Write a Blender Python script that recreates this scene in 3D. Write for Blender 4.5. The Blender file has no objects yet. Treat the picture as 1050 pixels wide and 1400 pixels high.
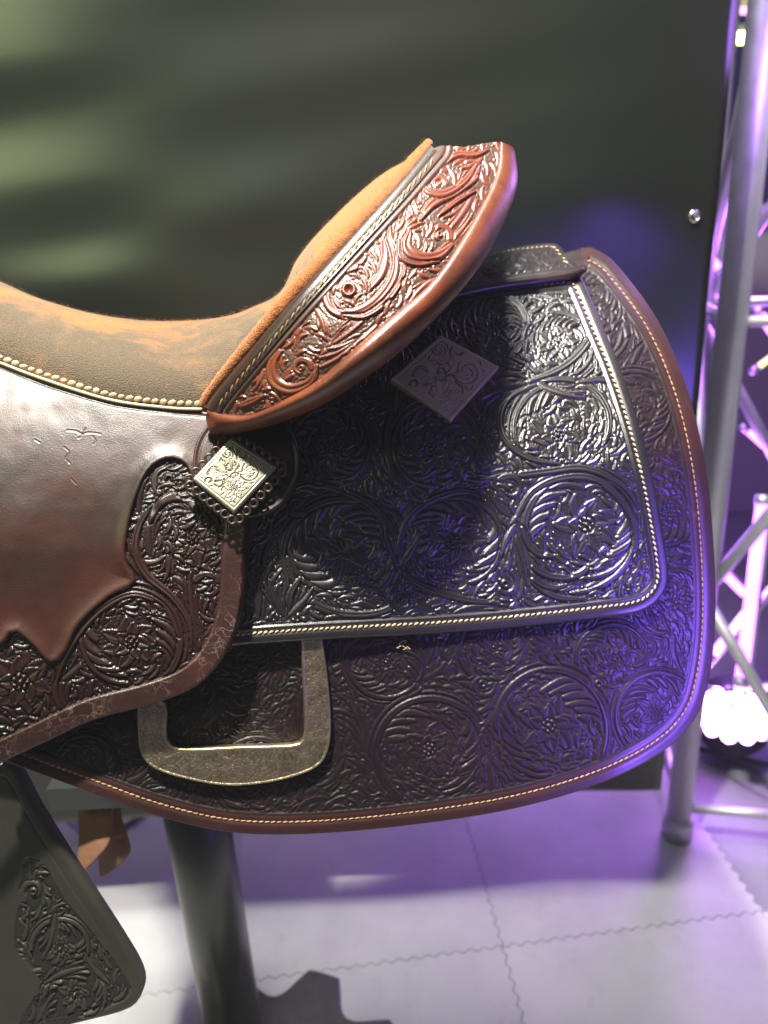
import bpy, math, random
import numpy as np
from mathutils import Vector, Matrix
random.seed(7); R = np.random.RandomState(11)
sc = bpy.context.scene

# ------------------------------------------------------------------ camera
F = 1030.0; CX, CY = 525.0, 700.0
PITCH, ROLL, CH = math.radians(20.6), math.radians(3.2), 1.30
fw = np.array([0, math.cos(PITCH), -math.sin(PITCH)])
r0 = np.array([1., 0, 0]); u0 = np.array([0, math.sin(PITCH), math.cos(PITCH)])
rt = math.cos(ROLL)*r0 - math.sin(ROLL)*u0
up = math.sin(ROLL)*r0 + math.cos(ROLL)*u0
CP = np.array([0, 0, CH])
cd = bpy.data.cameras.new('camera'); cam = bpy.data.objects.new('camera', cd)
sc.collection.objects.link(cam); sc.camera = cam
m = Matrix.Identity(4)
for i in range(3):
    m[i][0], m[i][1], m[i][2], m[i][3] = rt[i], up[i], -fw[i], CP[i]
cam.matrix_world = m
cd.sensor_fit = 'HORIZONTAL'; cd.sensor_width = 36; cd.lens = 36*F/1050
cd.clip_start = .02; cd.clip_end = 200
cd.dof.use_dof = True; cd.dof.focus_distance = .62; cd.dof.aperture_fstop = 5.6

# ------------------------------------------------------------------ world, exposure
w = bpy.data.worlds.new('World'); sc.world = w; w.use_nodes = True
w.node_tree.nodes['Background'].inputs[0].default_value = (.40, .38, .78, 1)
w.node_tree.nodes['Background'].inputs[1].default_value = .10
sc.view_settings.view_transform = 'Standard'; sc.view_settings.look = 'None'
sc.view_settings.exposure = 0.0

# ------------------------------------------------------------------ lamps
def lamp(name, kind, loc, target, energy, col, size=.1, size_y=None, spot=None, blend=.3):
    l = bpy.data.lights.new(name, kind); o = bpy.data.objects.new(name, l)
    sc.collection.objects.link(o); o.location = loc
    o.rotation_euler = (Vector(target)-Vector(loc)).to_track_quat('-Z', 'Y').to_euler()
    l.energy = energy; l.color = col
    if kind == 'AREA':
        l.size = size
        if size_y: l.shape = 'RECTANGLE'; l.size_y = size_y
    else: l.shadow_soft_size = size
    if spot: l.spot_size = math.radians(spot); l.spot_blend = blend
    return o
KEY = (-.27, .27, 2.85)
lamp('key_lamp', 'AREA', KEY, (.0, .62, 1.1), 125, (1, .97, .86), .09)
lamp('hall_lamp', 'SPOT', (-1.15, -.25, 2.0), (-.55, 1.0, 1.35), 46, (.84, 1, .46), .30, spot=66, blend=1.)
lamp('floor_lamp', 'SPOT', (.05, .95, 3.1), (.05, 1.0, 0), 330, (1, .98, .90), .22, spot=76, blend=.8)
lamp('violet_veil_fill', 'SPOT', (.90, .10, .80), (.41, .70, .84), 230, (.22, .10, 1), .20, spot=41, blend=1.)  # added unseen fill, imitates the violet lens veil over the skirt
lamp('violet_low_lamp', 'AREA', (.95, 1.9, .6), (.3, .9, .6), 9, (.38, .16, 1), .3)
lamp('violet_back_lamp', 'AREA', (.55, 2.6, 1.2), (.3, 1.7, 0), 4.5, (.36, .2, 1), .5)
lamp('violet_high_lamp', 'POINT', (.62, 1.15, 1.55), (0, .6, 1), 3, (.45, .2, 1), .06)
lamp('violet_tower_lamp', 'POINT', (.78, 1.62, 1.25), (0, 0, 0), 14, (.5, .13, 1), .08)
lamp('violet_tower_low_lamp', 'POINT', (.76, 1.62, .55), (0, 0, 0), 12, (.5, .13, 1), .08)

# ------------------------------------------------------------------ helpers
def P(px, py, z):
    px = np.asarray(px, float); py = np.asarray(py, float); z = np.asarray(z, float)
    a = z*(px-CX)/F; b = -z*(py-CY)/F
    return CP + z[..., None]*fw + a[..., None]*rt + b[..., None]*up
def ray_z(px, py, zw):
    """point of the pixel's ray at world height zw"""
    d = fw + (px-CX)/F*rt - (py-CY)/F*up
    return CP + d*((zw-CH)/d[2])
def ray_y(px, py, yw):
    d = fw + (px-CX)/F*rt - (py-CY)/F*up
    return CP + d*(yw/d[1])
def link(o, parent=None):
    sc.collection.objects.link(o)
    if parent is not None: o.parent = parent
    return o
def woff(parent):
    v = Vector((0, 0, 0)); p = parent
    while p is not None: v += p.location; p = p.parent
    return np.array(v)
def mesh_obj(name, verts, faces, mat, parent=None, origin=None, smooth=True, attrs=None):
    verts = np.asarray(verts, float)
    off = woff(parent) if parent is not None else (np.array(origin) if origin is not None else np.zeros(3))
    me = bpy.data.meshes.new(name)
    if isinstance(faces, np.ndarray):
        nf, k = faces.shape
        me.vertices.add(len(verts)); me.vertices.foreach_set('co', (verts-off).astype(np.float32).ravel())
        me.loops.add(nf*k); me.loops.foreach_set('vertex_index', faces.astype(np.int32).ravel())
        me.polygons.add(nf); me.polygons.foreach_set('loop_start', np.arange(0, nf*k, k, dtype=np.int32))
        me.polygons.foreach_set('loop_total', np.full(nf, k, dtype=np.int32))
        me.update(calc_edges=True); me.validate()
    else:
        me.from_pydata([tuple(v) for v in verts-off], [], [tuple(f) for f in faces]); me.update()
    if smooth: me.polygons.foreach_set('use_smooth', np.ones(len(me.polygons), dtype=bool))
    for k_, a in (attrs or {}).items():
        at = me.attributes.new(k_, 'FLOAT', 'POINT'); at.data.foreach_set('value', np.asarray(a, np.float32))
    me.materials.append(mat)
    o = bpy.data.objects.new(name, me); link(o, parent)
    if parent is None and origin is not None: o.location = origin
    return o
def empty(name, loc, label, cat, group=None):
    o = bpy.data.objects.new(name, None); link(o); o.location = loc
    o['label'] = label; o['category'] = cat
    if group: o['group'] = group
    return o
def tag(o, label, cat, group=None):
    o['label'] = label; o['category'] = cat
    if group: o['group'] = group
    return o
def cr(pts, n, closed=False):
    """Catmull-Rom resample to n points (rows of any dimension)"""
    p = np.asarray(pts, float)
    if closed: q = np.vstack([p[-1:], p, p[:2]]); k = len(p)
    else: q = np.vstack([2*p[0]-p[1], p, 2*p[-1]-p[-2]]); k = len(p)-1
    fine = []
    m_ = 14
    for i in range(k):
        a, b, c, d = q[i:i+4]; t = np.linspace(0, 1, m_, endpoint=False)[:, None]
        fine.append(.5*((2*b)+(-a+c)*t+(2*a-5*b+4*c-d)*t*t+(-a+3*b-3*c+d)*t**3))
    fine = np.vstack(fine + [p[:1] if closed else p[-1:]])
    s = np.r_[0, np.cumsum(np.linalg.norm(np.diff(fine, axis=0), axis=1))]
    if s[-1] < 1e-9: return fine[:n]
    tt = np.linspace(0, s[-1], n + (1 if closed else 0))
    out = np.stack([np.interp(tt, s, fine[:, j]) for j in range(p.shape[1])], 1)
    return out[:-1] if closed else out
def near(poly, X, Y, closed=True):
    """distance to polyline, nearest point, param, side"""
    A = np.asarray(poly, float); B = np.roll(A, -1, 0) if closed else A[1:]
    if not closed: A = A[:-1]
    best = np.full(X.shape, 1e18); nx = np.zeros(X.shape); ny = np.zeros(X.shape)
    tt = np.zeros(X.shape); sd = np.zeros(X.shape)
    n = len(A)
    for i in range(n):
        ax, ay = A[i]; dx, dy = B[i]-A[i]; L = dx*dx+dy*dy+1e-12
        t = np.clip(((X-ax)*dx+(Y-ay)*dy)/L, 0, 1)
        qx = ax+t*dx; qy = ay+t*dy
        d = (X-qx)**2+(Y-qy)**2
        mk = d < best
        best[mk] = d[mk]; nx[mk] = qx[mk]; ny[mk] = qy[mk]; tt[mk] = ((i+t)/n)[mk]
        sd[mk] = np.sign(dx*(Y-ay)-dy*(X-ax))[mk]
    return np.sqrt(best), nx, ny, tt, sd
def inside(poly, X, Y):
    A = np.asarray(poly, float); B = np.roll(A, -1, 0); c = np.zeros(X.shape, bool)
    for (ax, ay), (bx, by) in zip(A, B):
        if ay == by: continue
        k = ((ay > Y) != (by > Y)) & (X < (bx-ax)*(Y-ay)/(by-ay)+ax)
        c ^= k
    return c
def sdf(poly, X, Y):
    d, nx, ny, t, s = near(poly, X, Y)
    i = inside(poly, X, Y)
    return np.where(i, d, -d), nx, ny, t
def smooth01(x, a, b):
    t = np.clip((x-a)/(b-a), 0, 1); return t*t*(3-2*t)
def vnoise(X, Y, s, seed=0):
    rr = np.random.RandomState(seed); G = rr.rand(64, 64)
    x = X/s; y = Y/s; xi = np.floor(x).astype(int); yi = np.floor(y).astype(int)
    fx = x-xi; fy = y-yi; fx = fx*fx*(3-2*fx); fy = fy*fy*(3-2*fy)
    g = lambda a, b: G[a % 64, b % 64]
    return (g(xi, yi)*(1-fx)+g(xi+1, yi)*fx)*(1-fy)+(g(xi, yi+1)*(1-fx)+g(xi+1, yi+1)*fx)*fy

# ------------------------------------------------------------------ relief canvas (carved leather / engraved metal)
class Canvas:
    def __init__(s, x0, y0, x1, y1, res=1.0, k=1.0):
        s.x0, s.y0, s.res, s.k = x0, y0, res, k
        s.w = int((x1-x0)/res)+2; s.h = int((y1-y0)/res)+2
        s.H = np.zeros((s.h, s.w)); s.M = np.zeros((s.h, s.w))
    def win(s, pts, pad):
        p = np.asarray(pts)
        a = max(0, int((p[:, 0].min()-pad-s.x0)/s.res)); b = min(s.w, int((p[:, 0].max()+pad-s.x0)/s.res)+2)
        c = max(0, int((p[:, 1].min()-pad-s.y0)/s.res)); d = min(s.h, int((p[:, 1].max()+pad-s.y0)/s.res)+2)
        if a >= b or c >= d: return None
        X, Y = np.meshgrid(s.x0+np.arange(a, b)*s.res, s.y0+np.arange(c, d)*s.res)
        return slice(c, d), slice(a, b), X, Y
    def stroke(s, pts, W, h=2.2, kind='finger', wf=None, hf=None, G=2.2, gd=-.9, lev=0.):
        k = s.k; W = W*k; h = h*k; G = G*k; gd = gd*k
        pts = np.asarray(pts, float)
        L = np.linalg.norm(np.diff(pts, axis=0), axis=1).sum()
        pts = cr(pts, max(5, int(L/(3.2*max(k, .4)))))
        q = s.win(pts, W+G+1)
        if q is None: return
        sy, sx, X, Y = q
        d, nx, ny, t, sd = near(pts, X, Y, False)
        if wf is None: wv = .30+.70*np.sin(np.pi*np.clip(t, 0, 1)**.75)**.8
        else: wv = wf(t)
        wv = np.maximum(W*wv, .6*k)
        q_ = d/wv
        ins = q_ < 1
        dome = np.sqrt(np.clip(1-q_**2, 0, 1))
        if kind == 'finger': pr = dome*(.80+.28*sd*q_)
        elif kind == 'fingerL': pr = dome*(.80-.28*sd*q_)
        elif kind == 'leaf': pr = dome*(.85+.2*sd*q_)-.45*np.exp(-(q_/.2)**2)*np.clip(1-t, 0, 1)
        elif kind == 'petal': pr = np.clip(1-q_**6, 0, 1)**.5*(.35+.75*q_**2)-.3*np.exp(-(q_/.16)**2)+.12*np.cos(q_*14)
        elif kind == 'stem': pr = np.clip(1-q_**4, 0, 1)**.5*(.85-.35*np.exp(-(q_/.25)**2)+.1*sd*q_)
        elif kind == 'band': pr = np.clip(1-q_**6, 0, 1)**.5*(.7+.3*np.sin(t*L/(4.2*k)))
        else: pr = dome
        hv = (.35+.65*smooth01(t, 0, .35)) if hf is None else hf(t)
        Hs = s.H[sy, sx]; Ms = s.M[sy, sx]
        out = (~ins) & (d-wv < G)
        f = np.clip((d-wv)/G, 0, 1)
        Hs[out] = np.minimum(Hs, (gd+lev)*(1-f)+Hs*f)[out]
        Ms[out] = np.minimum(Ms, f)[out]
        Hs[ins] = (lev+h*hv*pr)[ins]; Ms[ins] = 1
    def dot(s, x, y, r, h=2.4, ring=False):
        r *= s.k; h *= s.k
        q = s.win([(x, y)], r+3)
        if q is None: return
        sy, sx, X, Y = q; d = np.hypot(X-x, Y-y)/r
        Hs = s.H[sy, sx]; Ms = s.M[sy, sx]; i = d < 1
        if ring: v = h*np.exp(-((d-.68)/.24)**2)-.5*h*np.exp(-(d/.32)**2)
        else: v = h*np.sqrt(np.clip(1-d*d, 0, 1))
        o = (d >= 1) & (d < 1+2.0*s.k/r)
        Hs[o] = np.minimum(Hs[o], -.9*s.k); Hs[i] = v[i]; Ms[i] = 1
    def clear(s, x, y, r):
        q = s.win([(x, y)], r+2)
        if q is None: return
        sy, sx, X, Y = q; i = np.hypot(X-x, Y-y) < r
        s.H[sy, sx][i] = 0; s.M[sy, sx][i] = 0
    def flower(s, x, y, r, n=8, rot=0, sq=1.0):
        for lay, (nn, rr, wd) in enumerate(((max(6, n-1), r, .245), (5, r*.60, .20))):
            for i in range(nn):
                a = rot+i*2*math.pi/nn+(.4 if lay else 0)+random.uniform(-.12, .12)
                rl = rr*random.uniform(.74, 1.06)
                bend = random.uniform(-.1, .5)
                pts = [(x+q*rl*math.cos(a+bend*q), y+q*rl*sq*math.sin(a+bend*q)) for q in (.16, .45, .75, 1.)]
                s.stroke(pts, r*wd/s.k, 2.6+.8*lay, 'petal', wf=lambda t: .22+.82*np.sin(np.pi*np.clip(t, 0, 1)**.85*.95)**.8, hf=lambda t: .7+.3*t)
        s.dot(x, y, r*.17/s.k, 2.0)
        for i in range(7):
            a = i*2*math.pi/7
            s.dot(x+r*.17*math.cos(a), y+r*.17*math.sin(a), r*.075/s.k, 3.2)
        s.dot(x, y, r*.08/s.k, 3.6)
    def curl(s, x, y, r, a0, sgn=1, W=3.6, eye=True):
        p = []
        for i in range(16):
            t = i/15; a = a0+sgn*t*4.9; rr = r*(1-.62*t)
            p.append((x+rr*math.cos(a), y+rr*math.sin(a)))
        s.stroke(p, W, 2.8, 'stem', wf=lambda t: 1.0-.45*t, hf=lambda t: .6+.4*t+0*t)
        if eye: s.dot(x, y, r*.30/s.k, 3.0, ring=True)
    def fan(s, x, y, a, n, L, spread, bend, W=3.4, h=2.3):
        """n curved lobes leaving (x,y) in direction a"""
        order = sorted(range(n), key=lambda i: -abs(i-(n-1)/2))
        for i in order:
            f = (i-(n-1)/2)/max(1, (n-1)/2)
            aa = a+f*spread/2; LL = L*(1-.28*abs(f))*random.uniform(.9, 1.08)
            bb = bend+f*.55*spread
            pts = []; px, py, an = x, y, aa-bb*.5
            for k_ in range(5):
                pts.append((px, py)); px += LL/4*math.cos(an); py += LL/4*math.sin(an); an += bb/4*(1+.6*k_/4)
            s.stroke(pts, W, h, 'fingerL' if bb > 0 else 'finger', hf=lambda t: .30+.70*smooth01(t, 0, .6), gd=-1.1)
    def scroll(s, x, y, r, a0, turn, fl=.52, n=8, W=4.2, step=.72, bg=True, sq=1.0):
        sg = 1 if turn > 0 else -1; T = abs(turn); SPI = random.uniform(.14, .26); sq = random.uniform(.94, 1.05)
        if bg: s.clear(x, y, r*.97)
        def pt(t, q=1.0):
            a = a0+turn*t; rr = r*(1-SPI*t)*q
            return x+rr*math.cos(a), y+rr*sq*math.sin(a)
        N = int(T/step); 
        gr = random.choice((((.50, 5), (.04, 6)), ((.62, 4), (.30, 4), (.02, 6)), ((.56, 6), (.10, 5))))
        # beaded band inside the far arc, as on carved saddles
        tb_ = gr[0][0]+.16
        s.stroke([(x+r*.74*(1-.1*q)*math.cos(a0+turn*(tb_+(1.0-tb_)*q)), y+r*.74*(1-.1*q)*math.sin(a0+turn*(tb_+(1.0-tb_)*q))) for q in np.linspace(0, 1, 10)], 5.2*r/72, 2.6, 'band')
        for tg, nl in gr:
            ag = a0+turn*tg; base = r*(1-SPI*tg); hk = random.uniform(.30, .44); wv_ = random.uniform(4.6, 6.0)
            for j in range(nl):
                ln = (1.95-(1.75/nl)*j)*random.uniform(.92, 1.08)
                hook = hk*random.uniform(.85, 1.12)-.03*j
                pts = []
                for q in (0, .25, .5, .72, .88, 1.0, 1.04):
                    aa = ag+sg*ln*min(q, 1.0)*(1-.04*(q > 1)); rr = base*(.955-.035*j*q-hook*smooth01(q, .40, 1.04)**1.15)
                    pts.append((x+rr*math.cos(aa), y+rr*sq*math.sin(aa)))
                s.stroke(pts, wv_*r/72, 3.1, 'leaf' if j % 3 == 1 else ('fingerL' if sg > 0 else 'finger'), gd=-1.3, G=1.8, hf=lambda t: .35+.65*smooth01(t, 0, .6),
                         wf=lambda t: .22+.78*np.sin(np.pi*np.clip(t, 0, 1)**1.5)**.6)
        if fl:
            ox, oy = random.uniform(-.07, .07)*r, random.uniform(-.07, .07)*r; s.FL.append((x+ox, y+oy, r*fl)); s.clear(x+ox, y+oy, r*fl*.80); s.flower(x+ox, y+oy, r*fl*random.uniform(.92, 1.08), n, random.uniform(0, 1), sq)
        s.stroke([pt(t) for t in np.linspace(-.06, 1, 26)], W*r/72, 3.0, 'stem', wf=lambda t: 1.15-.55*t, hf=lambda t: 1+0*t, gd=-1.3)
        s.stroke([pt(t, 1.13) for t in np.linspace(-.02, .62, 16)], 2.6*r/72, 2.5, 'finger', hf=lambda t: .5+.5*t, gd=-1.1)
        # outer lobes
        for i in range(N-1, -1, -2):
            t = (i+.4)/max(N, 1); a = a0+turn*t
            bx, by = pt(t, 1.12); an = a+sg*(math.pi/2)-sg*.35
            s.fan(bx, by, an, 3, r*.42, .5, -sg*.9, 2.5*r/72)
    def flow_fill(s, centers, sp=24, L=30, W=2.9, mask=None, n=3):
        cs = np.array([(c[0], c[1], c[2], c[3]) for c in centers], float)
        pts = []
        y = s.y0; row = 0
        while y < s.y0+s.h*s.res:
            x = s.x0+(row % 2)*sp/2
            while x < s.x0+s.w*s.res:
                pts.append((x+random.uniform(-.3, .3)*sp, y+random.uniform(-.3, .3)*sp)); x += sp
            y += sp*.86; row += 1
        random.shuffle(pts)
        if mask is not None:
            k = inside(mask, np.array([p[0] for p in pts]), np.array([p[1] for p in pts]))
            pts = [p for p, q in zip(pts, k) if q]
        for x, y in pts:
            d = np.hypot(cs[:, 0]-x, cs[:, 1]-y)/cs[:, 2]
            i = int(np.argmin(d)); a = math.atan2(y-cs[i, 1], x-cs[i, 0])
            sg = cs[i, 3]
            an = a+sg*(math.pi/2)-sg*.25*min(2.2, d[i])
            s.fan(x, y, an+random.uniform(-.25, .25), random.choice((n-1, n, n, n+1)), L*random.uniform(.8, 1.3), .75, random.choice((-sg*1.1, -sg*.8, sg*.9)), W*random.uniform(.85, 1.2))
    FL = []
    def fill_gaps(s, centers, mask=None, sp=9, L=21, W=3.1, lim=.30, passes=2):
        cs = np.array([(c[0], c[1], c[2], c[3]) for c in centers], float); w_ = max(2, int(3.2*s.k/s.res*1.0+1.5))
        for ps in range(passes):
            pts = [(x+random.uniform(-3, 3), y+random.uniform(-3, 3)) for x in np.arange(s.x0, s.x0+s.w*s.res, sp) for y in np.arange(s.y0, s.y0+s.h*s.res, sp)]
            random.shuffle(pts)
            if mask is not None:
                k = inside(mask, np.array([p[0] for p in pts]), np.array([p[1] for p in pts])); pts = [p for p, q in zip(pts, k) if q]
            for x, y in pts:
                i, j = int((y-s.y0)/s.res), int((x-s.x0)/s.res)
                if i < w_ or j < w_ or i >= s.h-w_ or j >= s.w-w_: continue
                if any((x-f[0])**2+(y-f[1])**2 < (f[2]*1.0)**2 for f in s.FL): continue
                if s.M[i-w_:i+w_+1, j-w_:j+w_+1].mean() > lim: continue
                d = np.hypot(cs[:, 0]-x, cs[:, 1]-y)/cs[:, 2]; c_ = int(np.argmin(d)); a = math.atan2(y-cs[c_, 1], x-cs[c_, 0]); sg = cs[c_, 3]
                an = a+sg*(math.pi/2)+random.uniform(-.3, .3)
                s.fan(x-.4*L*math.cos(an), y-.4*L*math.sin(an), an, 3, L*random.uniform(.8, 1.2), .8, random.choice((-1, 1))*.9, W)
    def finish(s, stipple=.55, sc_=2.6, seed=3):
        for _ in range(1):
            H = s.H; s.H = .5*H+.125*(np.roll(H, 1, 0)+np.roll(H, -1, 0)+np.roll(H, 1, 1)+np.roll(H, -1, 1))
        X, Y = np.meshgrid(np.arange(s.w)*s.res, np.arange(s.h)*s.res)
        n = vnoise(X, Y, sc_*s.k, seed)
        s.H += (1-s.M)*(n-.5)*2*stipple*s.k
    def sample(s, px, py):
        x = np.clip((px-s.x0)/s.res, 0, s.w-1.001); y = np.clip((py-s.y0)/s.res, 0, s.h-1.001)
        xi = x.astype(int); yi = y.astype(int); fx = x-xi; fy = y-yi
        o = []
        for A in (s.H, s.M):
            o.append((A[yi, xi]*(1-fx)+A[yi, xi+1]*fx)*(1-fy)+(A[yi+1, xi]*(1-fx)+A[yi+1, xi+1]*fx)*fy)
        return o

PX = .00060                                     # metres per photo pixel of relief
def panel(name, outline, zf, hfun, thick, mat, parent, step=1.0, edge_r=7., edge_d=.004, attrs=None, nseg=150, back=True, clip=None):
    """leather or metal sheet: relief grid, rounded rim, side wall. outline in photo pixels at its own distance zf(px,py)"""
    ol = np.asarray(outline, float)
    x0, y0 = ol.min(0)-2*step; x1, y1 = ol.max(0)+2*step
    if clip: x0, y0, x1, y1 = max(x0, clip[0]), max(y0, clip[1]), min(x1, clip[2]), min(y1, clip[3])
    X, Y = np.meshgrid(np.arange(x0, x1+step, step), np.arange(y0, y1+step, step))
    D, NX, NY, T = sdf(ol, X, Y)
    ins = D > 0
    cell = ins[:-1, :-1] | ins[1:, :-1] | ins[:-1, 1:] | ins[1:, 1:]
    use = np.zeros(X.shape, bool)
    use[:-1, :-1] |= cell; use[1:, :-1] |= cell; use[:-1, 1:] |= cell; use[1:, 1:] |= cell
    idx = np.full(X.shape, -1); idx[use] = np.arange(use.sum())
    x = X[use]; y = Y[use]; d = D[use].copy()
    o_ = d <= 0; x[o_] = NX[use][o_]; y[o_] = NY[use][o_]; d[o_] = 0
    z = zf(x, y)
    p = P(x, y, z); e = 1.5
    du = P(x+e, y, zf(x+e, y))-p; dv = P(x, y+e, zf(x, y+e))-p
    nrm = np.cross(du, dv); nrm /= np.linalg.norm(nrm, axis=1)[:, None]
    nrm[(nrm*(CP-p)).sum(1) < 0] *= -1
    H, at = hfun(x, y, d)
    q = np.clip(d/edge_r, 0, 1)
    H = H*PX*smooth01(d, 0, edge_r*.6) - edge_d*(1-np.sqrt(np.clip(1-(1-q)**2, 0, 1)))
    p2 = p+nrm*H[:, None]
    a, b, c, dd = idx[:-1, :-1][cell], idx[:-1, 1:][cell], idx[1:, 1:][cell], idx[1:, :-1][cell]
    quads = np.stack([a, dd, c, b], 1)
    # boundary edges
    E = np.concatenate([quads[:, [0, 1]], quads[:, [1, 2]], quads[:, [2, 3]], quads[:, [3, 0]]])
    key = np.sort(E, 1); kk = key[:, 0].astype(np.int64)*len(x)+key[:, 1]
    u, inv, cnt = np.unique(kk, return_inverse=True, return_counts=True)
    be = E[cnt[inv] == 1]
    bv = np.unique(be); mp = np.full(len(x), -1); mp[bv] = np.arange(len(bv))+len(x)
    wall = p2[bv]-nrm[bv]*thick
    wall2 = wall - 0
    W4 = np.stack([be[:, 1], be[:, 0], mp[be[:, 0]], mp[be[:, 1]]], 1)
    verts = np.vstack([p2, wall2]); faces = np.vstack([quads, W4])
    A = {k_: np.r_[v, v[bv]] for k_, v in at.items()}
    return mesh_obj(name, verts, faces, mat, parent, attrs=A)
def tube(path, rad, seg=10, cap=True):
    p = np.asarray(path, float); n = len(p); rad = np.full(n, rad) if np.isscalar(rad) else np.asarray(rad)
    t = np.gradient(p, axis=0); t /= np.linalg.norm(t, axis=1)[:, None]
    ref = np.array([0, 0, 1.]) if abs(t[0][2]) < .9 else np.array([1., 0, 0])
    V = []; u = np.cross(t[0], ref); u /= np.linalg.norm(u)
    for i in range(n):
        u = u-t[i]*np.dot(u, t[i]); u /= np.linalg.norm(u); v = np.cross(t[i], u)
        for k in range(seg):
            a = 2*math.pi*k/seg; V.append(p[i]+rad[i]*(math.cos(a)*u+math.sin(a)*v))
    Fc = []
    for i in range(n-1):
        for k in range(seg):
            k2 = (k+1) % seg; Fc.append((i*seg+k, i*seg+k2, (i+1)*seg+k2, (i+1)*seg+k))
    if cap:
        Fc.append(tuple(range(seg))[::-1]); Fc.append(tuple((n-1)*seg+k for k in range(seg)))
    return V, Fc
def join(parts):
    V = []; Fc = []
    for v, f in parts:
        o = len(V); V += [np.asarray(q, float) for q in v]; Fc += [tuple(i+o for i in g) for g in f]
    return V, Fc
def grid_obj(name, rows, mat, parent=None, origin=None, attrs=None):
    rows = np.asarray(rows, float); a, b = rows.shape[:2]
    i = np.arange(a*b).reshape(a, b)
    q = np.stack([i[:-1, :-1].ravel(), i[:-1, 1:].ravel(), i[1:, 1:].ravel(), i[1:, :-1].ravel()], 1)
    return mesh_obj(name, rows.reshape(-1, 3), q, mat, parent, origin, attrs=attrs)
def box(c, s):
    c = np.array(c, float); s = np.array(s, float)/2
    V = [c+s*np.array(k) for k in ((-1,-1,-1),(1,-1,-1),(1,1,-1),(-1,1,-1),(-1,-1,1),(1,-1,1),(1,1,1),(-1,1,1))]
    return V, [(0,3,2,1),(4,5,6,7),(0,1,5,4),(1,2,6,5),(2,3,7,6),(3,0,4,7)]

# ------------------------------------------------------------------ materials
def mat(name, col, rough=.5, metal=0., spec=.5, coat=0., coat_r=.2, sheen=0., emit=None, es=0.):
    m = bpy.data.materials.new(name); m.use_nodes = True
    b = m.node_tree.nodes['Principled BSDF']
    b.inputs['Base Color'].default_value = (*col, 1); b.inputs['Roughness'].default_value = rough
    b.inputs['Metallic'].default_value = metal; b.inputs['Specular IOR Level'].default_value = spec
    b.inputs['Coat Weight'].default_value = coat; b.inputs['Coat Roughness'].default_value = coat_r
    b.inputs['Sheen Weight'].default_value = sheen
    if emit: b.inputs['Emission Color'].default_value = (*emit, 1); b.inputs['Emission Strength'].default_value = es
    return m
def nd(m, t, **kw):
    n = m.node_tree.nodes.new(t)
    for k, v in kw.items():
        if k in n.inputs: n.inputs[k].default_value = v
        else: setattr(n, k, v)
    return n
def lk(m, a, b): m.node_tree.links.new(a, b)
def ramp(m, src, stops):
    r = nd(m, 'ShaderNodeValToRGB'); e = r.color_ramp.elements
    while len(e) < len(stops): e.new(.5)
    for k, (p, c) in enumerate(stops):
        e[k].position = p; e[k].color = (*c, 1) if len(c) == 3 else c
    lk(m, src, r.inputs[0]); return r.outputs[0]
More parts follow.
